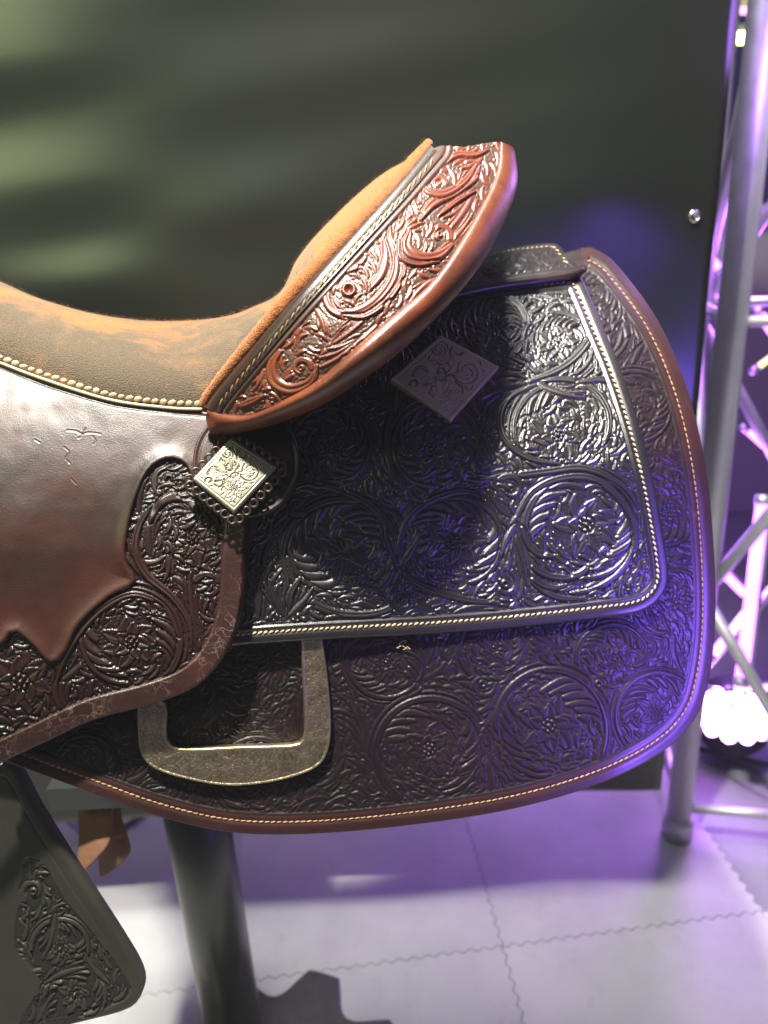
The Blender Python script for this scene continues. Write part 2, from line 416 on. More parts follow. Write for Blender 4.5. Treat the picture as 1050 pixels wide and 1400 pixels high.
def leather(name, c0, c1, rough=.36, coat=.25, grain=1500, gs=.12, blotch=18, crack=0., crack_col=(.35, .2, .12), tool=None, spec=.5, fibre=0., sheen=0., ck=(.47, .68, .03)):
    m = mat(name, c0, rough, spec=spec, coat=coat, coat_r=.25, sheen=sheen); b = m.node_tree.nodes['Principled BSDF']
    tc = nd(m, 'ShaderNodeTexCoord').outputs['Object']
    n1 = nd(m, 'ShaderNodeTexNoise', Scale=blotch, Detail=6., Roughness=.6); lk(m, tc, n1.inputs['Vector'])
    col = ramp(m, n1.outputs['Fac'], [(.3, c0), (.7, c1)])
    if tool:
        at = nd(m, 'ShaderNodeAttribute', attribute_name='tool')
        mx = nd(m, 'ShaderNodeMix', data_type='RGBA'); lk(m, at.outputs['Fac'], mx.inputs[0])
        mx.inputs[6].default_value = (*tool, 1); lk(m, col, mx.inputs[7]); col = mx.outputs[2]
    n2 = nd(m, 'ShaderNodeTexVoronoi', Scale=grain); n2.feature = 'F1'; lk(m, tc, n2.inputs['Vector'])
    n3 = nd(m, 'ShaderNodeTexNoise', Scale=grain*.35, Detail=4.); lk(m, tc, n3.inputs['Vector'])
    ad = nd(m, 'ShaderNodeMath', operation='ADD'); lk(m, n2.outputs['Distance'], ad.inputs[0]); lk(m, n3.outputs['Fac'], ad.inputs[1])
    h = ad.outputs[0]
    if crack:
        wv = nd(m, 'ShaderNodeTexNoise', Scale=60., Detail=3.); lk(m, tc, wv.inputs['Vector'])
        mxv = nd(m, 'ShaderNodeMix', data_type='VECTOR'); mxv.inputs[0].default_value = .035
        lk(m, tc, mxv.inputs[4]); lk(m, wv.outputs['Color'], mxv.inputs[5])
        v = nd(m, 'ShaderNodeTexVoronoi', Scale=95.); v.feature = 'DISTANCE_TO_EDGE'; lk(m, mxv.outputs[1], v.inputs['Vector'])
        ckr = ramp(m, v.outputs['Distance'], [(0, (1, 1, 1)), (ck[2], (0, 0, 0))])
        pm = nd(m, 'ShaderNodeTexNoise', Scale=22., Detail=3.); lk(m, tc, pm.inputs['Vector'])
        pr = ramp(m, pm.outputs['Fac'], [(ck[0], (0, 0, 0)), (ck[1], (crack,)*3)])
        mu = nd(m, 'ShaderNodeMath', operation='MULTIPLY'); lk(m, ckr, mu.inputs[0]); lk(m, pr, mu.inputs[1])
        mx = nd(m, 'ShaderNodeMix', data_type='RGBA'); lk(m, mu.outputs[0], mx.inputs[0]); lk(m, col, mx.inputs[6])
        mx.inputs[7].default_value = (*crack_col, 1); col = mx.outputs[2]
    lk(m, col, b.inputs['Base Color'])
    bp = nd(m, 'ShaderNodeBump', Strength=gs, Distance=.0006); lk(m, h, bp.inputs['Height']); lk(m, bp.outputs[0], b.inputs['Normal'])
    rr = nd(m, 'ShaderNodeMapRange'); rr.inputs[3].default_value = rough*.8; rr.inputs[4].default_value = rough*1.3
    n4 = nd(m, 'ShaderNodeTexNoise', Scale=45., Detail=5.); lk(m, tc, n4.inputs['Vector'])
    lk(m, n4.outputs['Fac'], rr.inputs[0]); lk(m, rr.outputs[0], b.inputs['Roughness'])
    return m
M_jock = leather('black_brown_tooled_leather', (.009, .007, .008), (.017, .011, .011), .37, .3, gs=.18, spec=.85)
M_skirt = leather('oxblood_skirt_leather', (.008, .005, .007), (.015, .007, .008), .44, .16, spec=.36, gs=.2, crack=.35, crack_col=(.16, .07, .05), tool=(.016, .009, .009))
M_skirtb = leather('oxblood_border_leather', (.026, .010, .009), (.042, .014, .011), .38, .3, gs=.2, crack=.3, crack_col=(.2, .1, .07))
M_seatj = leather('chestnut_saddle_leather', (.013, .008, .006), (.055, .015, .010), .38, .12, grain=1100, gs=.16, spec=.34, blotch=9, crack=.0, tool=(.013, .007, .007))
M_band = leather('worn_edge_band_leather', (.024, .010, .009), (.050, .017, .014), .36, .3, gs=.3, crack=1., crack_col=(.26, .17, .13), ck=(.38, .60, .05), blotch=40)
M_cant = leather('cantle_tooled_leather', (.11, .020, .011), (.19, .045, .016), .38, .3, gs=.16, blotch=30, tool=(.075, .036, .024))
M_bind = leather('tan_binding_leather', (.080, .020, .010), (.17, .044, .016), .33, .4, grain=1300, gs=.22, blotch=26, crack=.45, crack_col=(.42, .20, .10), ck=(.45, .66, .04))
M_strip = leather('dark_strip_leather', (.022, .012, .009), (.035, .018, .012), .34, .4, gs=.2)
M_fend = leather('fender_leather', (.030, .030, .022), (.042, .041, .030), .46, .1, gs=.2, tool=(.020, .020, .015))
M_black = mat('black_edge', (.006, .006, .008), .4)
def suede():
    m = mat('worn_suede', (.3, .12, .05), .92, spec=.15, sheen=.35); b = m.node_tree.nodes['Principled BSDF']
    b.inputs['Sheen Roughness'].default_value = .5
    b.inputs['Sheen Tint'].default_value = (1, .75, .5, 1)
    tc = nd(m, 'ShaderNodeTexCoord').outputs['Object']
    n1 = nd(m, 'ShaderNodeTexNoise', Scale=13., Detail=12., Roughness=.72, Distortion=.6); lk(m, tc, n1.inputs['Vector'])
    at = nd(m, 'ShaderNodeAttribute', attribute_name='wear')
    ad = nd(m, 'ShaderNodeMath', operation='ADD'); ma = nd(m, 'ShaderNodeMath', operation='MULTIPLY_ADD'); lk(m, n1.outputs['Fac'], ma.inputs[0]); ma.inputs[1].default_value = 3.0; ma.inputs[2].default_value = -1.1
    lk(m, ma.outputs[0], ad.inputs[0]); lk(m, at.outputs['Fac'], ad.inputs[1])
    col = ramp(m, ad.outputs[0], [(.36, (.34, .115, .038)), (.52, (.22, .095, .045)), (.66, (.125, .082, .052)), (.9, (.085, .064, .046))])
    n2 = nd(m, 'ShaderNodeTexNoise', Scale=900., Detail=3.); lk(m, tc, n2.inputs['Vector'])
    mx = nd(m, 'ShaderNodeMix', data_type='RGBA', blend_type='MULTIPLY'); mx.inputs[0].default_value = .6
    lk(m, col, mx.inputs[6]); lk(m, ramp(m, n2.outputs['Fac'], [(.3, (.5, .5, .5)), (.7, (1.3, 1.3, 1.3))]), mx.inputs[7])
    lk(m, mx.outputs[2], b.inputs['Base Color'])
    bp = nd(m, 'ShaderNodeBump', Strength=.9, Distance=.0018); lk(m, n2.outputs['Fac'], bp.inputs['Height']); lk(m, bp.outputs[0], b.inputs['Normal'])
    return m
M_suede = suede()
def metal(name, c0, c1, rough):
    m = mat(name, c0, rough, metal=1.); b = m.node_tree.nodes['Principled BSDF']
    tc = nd(m, 'ShaderNodeTexCoord').outputs['Object']
    n1 = nd(m, 'ShaderNodeTexNoise', Scale=60., Detail=6.); lk(m, tc, n1.inputs['Vector'])
    at = nd(m, 'ShaderNodeAttribute', attribute_name='tool')
    col = ramp(m, n1.outputs['Fac'], [(.3, c0), (.7, c1)])
    mx = nd(m, 'ShaderNodeMix', data_type='RGBA'); lk(m, at.outputs['Fac'], mx.inputs[0])
    lk(m, col, mx.inputs[6]); mx.inputs[7].default_value = (.10, .075, .045, 1)
    lk(m, mx.outputs[2], b.inputs['Base Color'])
    r = nd(m, 'ShaderNodeMapRange'); r.inputs[3].default_value = rough*.75; r.inputs[4].default_value = rough*1.35
    n2 = nd(m, 'ShaderNodeTexNoise', Scale=160., Detail=4.); lk(m, tc, n2.inputs['Vector']); lk(m, n2.outputs['Fac'], r.inputs[0]); lk(m, r.outputs[0], b.inputs['Roughness'])
    return m
M_silver = metal('aged_nickel_silver', (.30, .28, .22), (.38, .35, .28), .48)
M_silver2 = metal('dull_nickel_silver', (.62, .50, .31), (.72, .60, .40), .38)
M_silver3 = metal('tarnished_nickel', (.55, .47, .27), (.66, .57, .35), .42)
M_silver3.node_tree.nodes['Principled BSDF'].inputs['Metallic'].default_value = .55
M_thread = mat('waxed_thread', (.50, .38, .24), .6)
M_thread2 = mat('amber_thread', (.34, .20, .09), .6)
M_lace = mat('suede_lace', (.36, .28, .18), .6)

# ------------------------------------------------------------------ saddle
SL = (0.0, .78, .62)
saddle = empty('western_saddle', SL, 'dark brown western saddle with floral tooled leather, suede seat and engraved diamond conchos', 'saddle')

def z_skirt(x, y):
    return (.643+.055*(np.asarray(x)-400)/600 + .15*np.clip((660-y)/330, 0, None)**1.8 + .035*np.clip((x-820)/160, 0, None)**2
            + .0030*np.sin(x/95.+.5)*np.cos(y/120.))
def z_jock(x, y):
    return z_skirt(x, y)-.011-.004*np.sin(x/150.)
def z_seatj(x, y):
    return .603-.030*np.clip((335-x)/335, 0, 2)**1.3+.030*np.clip((760-y)/220, 0, None)**1.7+.012*np.clip((y-880)/160, 0, None)**2
def stitches(path_px, zf, parent, mt, L=7.4, wid=2.3, h=.0012, tilt=.22, name='stitch', proto=[None], flat=.8):
    """one object per stitch, sharing one mesh"""
    n = int(np.linalg.norm(np.diff(path_px, axis=0), axis=1).sum()/L)
    p = cr(path_px, n+1)
    if proto[0] is None:
        V = []; Fc = []; ns, nr = 6, 5
        for i in range(nr+1):
            t = -1+2*i/nr; r = math.sqrt(max(.03, 1-abs(t)**2.4))
            for k in range(ns):
                a = 2*math.pi*k/ns; V.append((t*.5, r*.5*math.cos(a), r*.5*math.sin(a)))
        for i in range(nr):
            for k in range(ns):
                Fc.append((i*ns+k, (i+1)*ns+k, (i+1)*ns+(k+1) % ns, i*ns+(k+1) % ns))
        Fc += [tuple(range(ns)), tuple(nr*ns+k for k in range(ns))[::-1]]
        me = bpy.data.meshes.new('stitch'); me.from_pydata(V, [], Fc); me.polygons.foreach_set('use_smooth', [True]*len(Fc)); proto[0] = me
    me = proto[0]
    if mt.name not in [q.name for q in me.materials if q]:
        me = me.copy(); me.materials.clear(); me.materials.append(mt); proto[0] = me
    off = woff(parent)
    for i in range(n):
        a, b = p[i], p[i+1]; c = (a+b)/2
        A3 = P(a[0], a[1], zf(a[0], a[1])); B3 = P(b[0], b[1], zf(b[0], b[1])); C3 = (A3+B3)/2
        t = B3-A3; Ln = np.linalg.norm(t); t = t/Ln; nn = CP-C3; nn -= t*np.dot(nn, t); nn /= np.linalg.norm(nn)
        s_ = np.cross(nn, t)
        ca, sa = math.cos(tilt+random.uniform(-.07, .07)), math.sin(tilt+random.uniform(-.05, .05))
        t2 = ca*t+sa*s_; s2 = np.cross(nn, t2)
        o = bpy.data.objects.new(name, me); link(o, parent)
        M = Matrix.Identity(4); lx = Ln*random.uniform(.78, 1.04); wy = wid*PX*random.uniform(.75, 1.2)*1.6
        C3 = C3+nn*h-off
        for k in range(3):
            M[k][0] = t2[k]*lx; M[k][1] = s2[k]*wy; M[k][2] = nn[k]*wy*flat; M[k][3] = C3[k]
        o.matrix_local = M
def offset_path(ol, dist, t0, t1, n=60):
    """path inside a closed outline at a distance, between two outline params"""
    t = np.linspace(t0, t1, n); N = len(ol)
    pts = np.array([ol[int(q*N) % N]*(1-(q*N) % 1)+ol[(int(q*N)+1) % N]*((q*N) % 1) for q in t])
    g = np.gradient(pts, axis=0); g /= np.linalg.norm(g, axis=1)[:, None]
    nn = np.stack([-g[:, 1], g[:, 0]], 1)
    mid = pts+nn*dist
    if not inside(ol, mid[n//2:n//2+1, 0], mid[n//2:n//2+1, 1])[0]: mid = pts-nn*dist
    return mid

# ---- skirt
sk = cr([(-70,1010),(20,1047),(110,1080),(210,1116),(310,1139),(420,1142),(560,1130),(700,1108),(820,1073),(905,1030),(950,985),(970,930),(979,850),(977,750),(966,640),(942,535),(902,440),(850,368),(822,343),(790,338),(700,370),(520,450),(330,600),(180,780),(-30,880)], 190, True)
c = Canvas(-80, 320, 990, 1150)
SKC = [(592,1022,84,1),(748,992,86,-1),(905,972,66,1),(872,560,60,1),(905,700,56,-1),(530,905,60,-1),(676,885,56,1),(255,962,62,1),(350,1060,70,-1),(330,905,45,1),(440,1010,60,1),(120,1040,60,-1),(860,860,70,1),(815,430,50,1)]
c.flow_fill(SKC, 36, 52, 4.1, n=4)
for x, y, a, n, L, sp, b in ((485,880,1.6,7,75,1.3,.3),(510,1060,-1.9,6,110,.5,-.4),(665,1080,-1.6,7,90,.9,.3),(815,1050,-1.7,6,120,.7,.4),(810,860,1.8,7,70,1.4,-.3),(415,1040,-1.5,6,100,.8,.3),(855,700,-.9,6,80,1.0,.5),(880,470,1.9,5,60,.8,-.4)):
    c.fan(x, y, a, n, L, sp, b, 3.8, 2.6)
for (x, y, r, a0, tn) in ((120,1050,50,2.8,4.6),(350,1070,62,0,-5.2),(255,962,52,2.6,4.8),(335,900,42,3,4.6),(530,905,56,-2.6,-4.8),(676,885,50,2.6,4.8),(840,900,52,3,4.4),(592,1025,80,2.5,5.2),(748,995,84,.4,-5.2),(903,975,62,2.5,5.0),(868,560,58,2.9,4.6),(912,700,48,-2.5,-4.6),(925,820,45,2.5,4.6),(815,425,40,2.6,4.2)):
    c.scroll(x, y, r, a0, tn, .50)
for x, y, r, a, s_ in ((660,935,20,0,1),(818,935,18,1,-1),(330,952,13,0,1),(502,1100,10,0,1),(805,1060,12,0,-1)):
    c.curl(x, y, r, a, s_)
c.fill_gaps(SKC, lim=.2)
c.finish()
def h_skirt(x, y, d):
    H, M = c.sample(x, y); k = smooth01(d, 31, 35)
    H = H*.82
    bd = 1.6*smooth01(d, 0, 6)-1.5*np.exp(-((d-33)/1.8)**2)-1.0*np.exp(-((d-19)/3.0)**2)
    return H*k+bd*(1-k)+0*x, {'tool': np.where(d > 33, M, 0.)}
skirt = panel('skirt', sk, z_skirt, h_skirt, .006, M_skirt, saddle, 1.05, clip=(-12, 320, 990, 1150))
# smooth stitched border laid on the skirt's edge
def h_bord(x, y, d):
    return .2+.9*smooth01(d, 0, 5)*smooth01(29-d, 0, 5)-1.3*np.exp(-((d-19)/2.6)**2)+.5*np.exp(-((d-12)/4)**2), {'tool': 0*x}
def ribbon(name, ol, t0, t1, dout, din, zf, hf, mt, parent, lift=.0008, cols=22, n=420):
    """strip following an outline between two inner offsets (real thickness through its rounded sides)"""
    rows = []
    t = (t0, t1)
    A = [offset_path(ol, q, t0, t1, n) for q in np.linspace(dout, din, cols)]
    A = np.array(A)                                             # cols, n, 2
    X, Y = A[..., 0], A[..., 1]
    p = P(X, Y, zf(X, Y)); e = 1.5
    nr = np.cross(P(X+e, Y, zf(X+e, Y))-p, P(X, Y+e, zf(X, Y+e))-p); nr /= np.linalg.norm(nr, axis=-1)[..., None]
    nr[(nr*(CP-p)).sum(-1) < 0] *= -1
    D = np.linspace(dout, din, cols)[:, None]+0*X
    H, _ = hf(X, Y, D)
    hh = H*PX+lift; hh[0] -= .003+lift; hh[-1] -= .0025+lift
    return grid_obj(name, p+nr*hh[..., None], mt, parent)
i0 = int(np.argmin(np.hypot(sk[:, 0]+30, sk[:, 1]-1025)))/190; i1 = int(np.argmin(np.hypot(sk[:, 0]-800, sk[:, 1]-338)))/190
bord = ribbon('border_strip', sk, i0, i1, 1.2, 31, z_skirt, h_bord, M_skirtb, skirt)
sp_ = cr(offset_path(sk, 19, i0+.004, i1-.004, 260), 260)
stitches(sp_, z_skirt, skirt, M_thread2, 8.2, 1.8, .0010, .15)

# ---- rear jockey (big dark tooled panel)
jk = cr([(260,892),(330,884),(450,876),(600,868),(720,858),(820,847),(870,840),(898,826),(914,803),(916,775),(908,720),(895,650),(874,570),(850,500),(825,440),(803,388),(792,372),(770,370),(700,376),(640,384),(560,400),(470,440),(380,500),(345,552),(330,640),(312,760),(290,860)], 190, True)
Canvas.FL = []; c2 = Canvas(225, 360, 930, 900)
JC = [(798,722,80,1),(765,590,74,-1),(765,472,52,1),(622,742,74,1),(462,752,80,-1),(590,612,68,-1),(455,612,66,1),(672,445,50,-1),(520,510,60,1),(380,800,50,1)]
c2.flow_fill(JC, 34, 50, 4.1, n=4)
for x, y, a, n, L, sp, b in ((392,845,-1.75,7,105,.9,-.35),(360,845,-1.3,5,85,.7,.5),(545,800,-1.75,7,120,.8,.3),(470,842,.05,5,95,.35,-.5),(690,840,-1.5,7,105,.7,.25),(715,820,.3,5,95,.5,-.6),(700,660,.1,5,100,.5,.3),(690,640,2.9,6,100,.6,.4),(560,690,-1.55,7,90,.9,.3),(735,540,-.35,6,100,.5,-.35),(850,690,-1.9,5,90,.5,.3),(640,560,1.2,5,70,.8,.4),(430,700,-1.2,5,70,.8,-.4),(700,400,.1,5,80,.7,.4),(850,830,-.6,5,60,.7,-.5),(620,838,-.15,4,90,.3,.4)):
    c2.fan(x, y, a, n, L, sp, b, 4.0, 2.9)
for x, y, r, a0, tn in ((672,448,48,.5,-4.8),(520,505,52,2.5,4.8),(455,612,60,3.2,4.9),(592,612,64,.2,-4.9),(765,470,52,2.2,-5.0),(622,742,72,2.5,5.1),(462,752,78,.4,-5.3),(765,590,72,-.3,-5.3),(798,722,82,2.6,5.4)):
    c2.scroll(x, y, r, a0, tn, .53, step=.68)
def vine(cv, pts, W=4.6, h=3.3): cv.stroke(pts, W, h, 'stem', wf=lambda t: .30+.80*np.sin(np.pi*np.clip(t, .03, 1)**.8*.96)**.7, hf=lambda t: .8+.2*t, gd=-1.5, G=2.2)
for v_ in ([(385,842),(392,795),(387,752),(400,716),(430,691),(470,682),(512,688),(545,706),(562,738)], [(393,762),(404,800),(430,826),(470,839),(520,836),(562,812),(578,786)],
           [(543,775),(541,735),(520,702),(490,680),(440,664),(398,668)], [(545,775),(548,735),(562,704),(592,682),(632,671),(668,682),(690,702)], [(546,778),(578,800),(630,818),(682,824)],
           [(702,712),(700,745),(690,790),(668,818)], [(703,712),(712,762),(733,798),(762,816),(800,818)], [(700,716),(711,697),(726,674),(749,659),(777,652),(806,653),(833,668),(852,689),(866,716),(868,745),(856,771),(834,793),(808,806),(780,811)],
           [(714,728),(717,756),(735,779),(762,789),(788,786),(802,776),(803,764),(793,760)], [(711,738),(715,770),(734,794),(756,803),(774,799)], [(714,722),(722,744),(738,757),(760,760)],
           [(640,642),(690,650),(742,645),(798,640),(848,662),(874,695)], [(660,600),(650,640),(662,680),(690,706)],
           [(734,524),(754,519),(783,520),(807,530),(824,547),(833,571),(830,598),(815,615)], [(734,526),(703,538),(686,560),(685,588),(700,612),(728,628),(765,634)], [(720,523),(760,507),(785,490),(804,467),(807,450),(795,438),(774,430),(748,427)],
           [(790,523),(830,520),(850,545),(862,590)], [(535,560),(528,600),(535,640),(545,672)], [(540,560),(556,530),(590,520),(630,535),(655,570)], [(535,560),(510,535),(470,530),(430,545)],
           [(352,845),(356,800),(372,770)], [(400,842),(396,815),(410,790)], [(872,835),(893,800),(895,760),(884,715)], [(870,600),(880,640),(890,690)]):
    vine(c2, v_)
for (x, y, a, n, L, sp, b) in ((388,842,-2.0,4,62,.5,.3),(395,842,-1.0,4,55,.6,-.4),(543,772,-1.9,4,58,.4,.4),(548,772,-1.15,4,58,.4,-.4),(700,722,1.35,5,80,.5,.3),(706,716,1.9,4,60,.5,-.4),(698,706,-2.3,4,55,.5,.5),(720,524,2.7,4,70,.5,-.4),(736,524,.2,4,70,.4,-.5),(540,560,-1.5,4,50,.9,.3),(690,648,3.0,4,60,.5,.5)):
    c2.fan(x, y, a, n, L, sp, b, 4.0, 3.1)
for x, y, r, a, s_ in ((548,818,19,-.5,1),(690,798,19,-1.,1),(698,668,19,-2.4,1),(862,628,17,0,1),(545,672,13,0,1),(405,690,14,1,1)):
    c2.clear(x, y, r*.95); c2.curl(x, y, r, a, s_, 4.2)
c2.fill_gaps(JC, lim=.12)
c2.finish(.55, 1.9)
def h_jock(x, y, d):
    H, M = c2.sample(x, y); k = smooth01(d, 27, 30)
    bd = 1.8-2.2*np.exp(-((d-27.5)/2.0)**2)-1.9*np.exp(-((d-17)/3.2)**2)+.8*np.exp(-((d-23)/2.5)**2)
    return H*1.22*k+bd*(1-k), {'tool': M*k+1-k}
jock = panel('rear_jockey', jk, z_jock, h_jock, .007, M_jock, saddle, 1.0, edge_r=8, edge_d=.0045)
j0 = int(np.argmin(np.hypot(jk[:, 0]-300, jk[:, 1]-888)))/190; j1 = int(np.argmin(np.hypot(jk[:, 0]-640, jk[:, 1]-384)))/190
stitches(cr(offset_path(jk, 17, j0, j1, 220), 260), z_jock, jock, M_thread, 7.6, 2.3, .0006, .42)
# top back jockey flap above it
tf = cr([(600,372),(640,352),(690,338),(735,331),(762,331),(776,345),(795,366),(790,374),(740,381),(680,390),(620,404),(560,420)], 90, True)
c3 = Canvas(540, 320, 810, 430)
c3.flow_fill([(700,300,60,1),(640,400,60,-1)], 19, 24, 2.5)
for x, y, a in ((745,352,3.0),(700,362,2.9),(660,374,3.0)): c3.fan(x, y, a, 5, 45, .9, .6, 3.0, 2.6)
c3.flower(742, 350, 15, 7); c3.finish()
def z_tf(x, y): return z_jock(x, y)-.010+.10*np.clip((372-y)/50, 0, None)**1.6
def h_tf(x, y, d):
    H, M = c3.sample(x, y); k = smooth01(d, 11, 13)
    return H*k+(1-k)*(1.2-1.6*np.exp(-((d-11)/1.6)**2)), {'tool': M}
flap = panel('back_jockey', tf, z_tf, h_tf, .006, M_jock, saddle, .9, edge_r=6, edge_d=.004)
stitches(cr([(640,357),(690,344),(738,338),(757,338),(768,351),(776,362)], 100), z_tf, flap, M_thread, 6.5, 1.8, .0014, .2)
# dark welt between flap and jockey
wp = cr([(560,428),(620,404),(680,391),(740,383),(780,376),(797,368)], 40)
V, Fc = tube(P(wp[:, 0], wp[:, 1], z_tf(wp[:, 0], wp[:, 1])-.001), .0045, 10)
mesh_obj('welt', V, Fc, M_strip, saddle)

# ---- rigging plate (engraved D of nickel silver)
rg = cr([(190,960),(188,1005),(192,1030),(206,1048),(240,1062),(300,1074),(350,1073),(400,1063),(436,1047),(450,1022),(453,985),(449,930),(441,870),(438,840),(408,840),(411,880),(414,940),(416,995),(412,1012),(396,1018),(330,1020),(255,1023),(236,1018),(228,1004),(226,960)], 150, True)
def engr(c_, boxes):
    for x, y, r, a0, tn in boxes:
        c_.stroke([(x+r*(1-.75*t)*math.cos(a0+tn*t), y+r*(1-.75*t)*math.sin(a0+tn*t)) for t in np.linspace(0, 1, 18)], 1.5, -2.2, 'x', wf=lambda t: 1+0*t, hf=lambda t: 1+0*t, G=.1, gd=0)
def engrave_fill(c_, poly, sp, seed):
    rr = random.Random(seed); p = np.asarray(poly)
    x0, y0 = p.min(0); x1, y1 = p.max(0); b = []
    y = y0
    while y < y1:
        x = x0
        while x < x1:
            X, Y = x+rr.uniform(-.3, .3)*sp, y+rr.uniform(-.3, .3)*sp
            if sdf(p, np.array([X]), np.array([Y]))[0][0] > 3: b.append((X, Y, sp*rr.uniform(.4, .8), rr.uniform(0, 6.28), rr.choice((-5, 5, 3.5, -3.5))))
            x += sp*.75
        y += sp*.75
    engr(c_, b)
    for X, Y, r, a, tn in b[::2]:
        c_.fan(X, Y, a, 4, sp*.75, 1.2, .5, 1.6, 1.0)
c4 = Canvas(180, 830, 460, 1082, .6, .55)
engrave_fill(c4, rg, 10, 5)
c4.flower(318, 1047, 17, 8); c4.flower(432, 1005, 12, 7); c4.flower(428, 930, 10, 7)
c4.H *= .8
def z_rig(x, y): return z_skirt(x, y)-.0075
def h_rig(x, y, d):
    H, M = c4.sample(x, y); k = smooth01(d, 2.5, 4.5)
    return (H*.5+.1)*k+(1-k)*1.0, {'tool': np.clip(-H*.8, 0, .35)*k}
rig = panel('rigging_plate', rg, z_rig, h_rig, .0045, M_silver2, saddle, .7, edge_r=3.0, edge_d=.0016)
rig['label'] = 'engraved dull brass coloured rigging plate showing below the panels'

# ---- seat jockey (smooth chestnut leather with a tooled corner)
sj = cr([(-90,460),(0,492),(60,516),(150,544),(230,556),(290,562),(340,585),(372,630),(368,672),(343,706),(336,760),(333,820),(322,868),(298,912),(262,944),(205,966),(130,986),(60,1018),(0,1046),(-90,1090)], 170, True)
tool_m = cr([(-60,905),(0,882),(20,862),(45,880),(70,905),(90,890),(110,852),(150,815),(185,795),(172,765),(176,720),(190,672),(208,640),(235,628),(258,640),(266,672),(300,700),(345,690),(345,900),(260,990),(100,1030),(-60,1090)], 150, True)
Canvas.FL = []; c5 = Canvas(-20, 550, 400, 1060)
c5.flow_fill([(175,873,72,1),(262,735,50,-1),(28,930,50,1),(285,850,50,-1),(110,960,60,-1)], 28, 42, 3.9, tool_m)
for x, y, a, n, L, sp, b in ((275,905,-1.65,7,130,.55,.25),(262,935,-1.2,5,90,.5,-.3),(215,800,-2.2,5,90,.5,.6),(205,760,-1.4,5,80,.6,.5),(280,870,-1.1,4,80,.4,-.5),(95,985,-1.8,6,95,.8,.4),(120,975,2.9,5,110,.5,.5),(85,930,-.9,5,70,.7,-.6),(60,1000,3.0,5,70,.6,.4),(320,800,-1.7,4,70,.4,.3),(190,700,-1.3,4,60,.4,.6)):
    c5.fan(x, y, a, n, L, sp, b, 4.3, 3.1)
c5.scroll(175, 873, 74, .9, -5.6, .56, 8, step=.62)
for x, y, w_, h_ in ((176,790,5,2.6),): pass
c5.stroke([(210,690),(192,715),(185,750),(200,785),(235,815),(258,850),(262,885)], 5.5, 3.2, 'stem', hf=lambda t: 1+0*t)
c5.stroke([(90,985),(75,940),(92,890),(130,840),(180,812),(225,830),(245,870)], 5.5, 3.2, 'stem', hf=lambda t: 1+0*t)
c5.clear(262, 735, 40); c5.flower(264, 736, 37, 8, .3)
c5.stroke([(205,715),(215,693),(235,680),(258,684),(268,702),(258,720),(238,722)], 6, 3.2, 'band', hf=lambda t: 1+0*t)
c5.clear(284, 803, 17); c5.curl(285, 803, 20, -2.6, 1, 4.6)
c5.clear(232, 652, 22); c5.curl(231, 655, 23, 2.2, 1, 5.0)
c5.clear(28, 930, 46); c5.flower(28, 932, 50, 8, .2)
c5.fill_gaps([(175,873,72,1),(262,735,50,-1),(28,930,50,1),(285,850,50,-1),(110,960,60,-1)], tool_m, lim=.14)
c5.finish(.65, 1.9)
X5, Y5 = np.meshgrid(c5.x0+np.arange(c5.w), c5.y0+np.arange(c5.h))
D5 = sdf(tool_m, X5, Y5)[0]
k5 = smooth01(D5, -1, 2.5)
top5 = 1.6+4.6*np.exp(-(np.clip(-D5-4, 0, None)/10.)**1.3)
c5.H = 1.2*c5.H*k5+(1-k5)*top5*smooth01(-D5, -3, 1.5)
c5.M = .35*c5.M*k5+(1-k5)
def h_sj(x, y, d):
    Hc, Mc = c5.sample(x, y)
    inb = (y > 552)
    H = np.where(inb, Hc, 1.6); M = np.where(inb, Mc, 1.)
    band = smooth01(x, 318, 334) if False else 0
    lower = smooth01(y, 690, 712)
    k = 1-lower*(1-smooth01(d, 33, 35.5))
    bd = 1.5+.35*np.sin(d/35.*3.14)-1.8*np.exp(-((d-34)/1.6)**2)
    top = (1-lower)*1.2*np.exp(-((d-9)/2.2)**2)*(x < 300)
    # long shallow dents and scratches of use
    ns = (vnoise(.8*x+.6*y, .8*y-.6*x, 75, 4)-.5)*1.8+(vnoise(.5*x-.86*y+400, .5*y+.86*x, 47, 14)-.5)*1.1+(vnoise(x+y, y-x+500, 22, 9)-.5)*.45
    ns = ns*(M > .99)*(1-lower*0)*k
    scr = 0
    for pts, ww in (([(92,589),(104,590),(112,594),(122,592),(138,594)], 1.0), ([(117,586),(112,597),(107,600)], .8), ([(126,596),(131,603),(128,608)], .8), ([(88,612),(95,619),(90,627),(96,634)], .9), ([(48,602),(55,606)], .7), ([(98,655),(104,662)], .8)):
        q = near(cr(pts, 14), x, y, False)[0]; scr = scr-.50*np.exp(-(q/ww)**2)+.08*np.exp(-((q-2.2)/1.2)**2)
    H = (H+ns+scr*(M > .99))*k+bd*(1-k)-top
    return H, {'tool': M*k+(1-k)*.6}
seatj = panel('seat_jockey', sj, z_seatj, h_sj, .0075, M_seatj, saddle, 1.0, edge_r=6, edge_d=.004, clip=(-14, 440, 400, 1100))
q0 = int(np.argmin(np.hypot(sj[:, 0]-342, sj[:, 1]-712)))/170; q1 = int(np.argmin(np.hypot(sj[:, 0]+60, sj[:, 1]-1076)))/170
def h_band(x, y, d): return .3+.8*smooth01(d, 0, 4)*smooth01(33-d, 0, 3)+.25*(vnoise(x, y, 14, 2)-.5), None
ribbon('edge_band', sj, q0, q1, 2.5, 33, z_seatj, h_band, M_band, seatj, .0016, 16, 300)

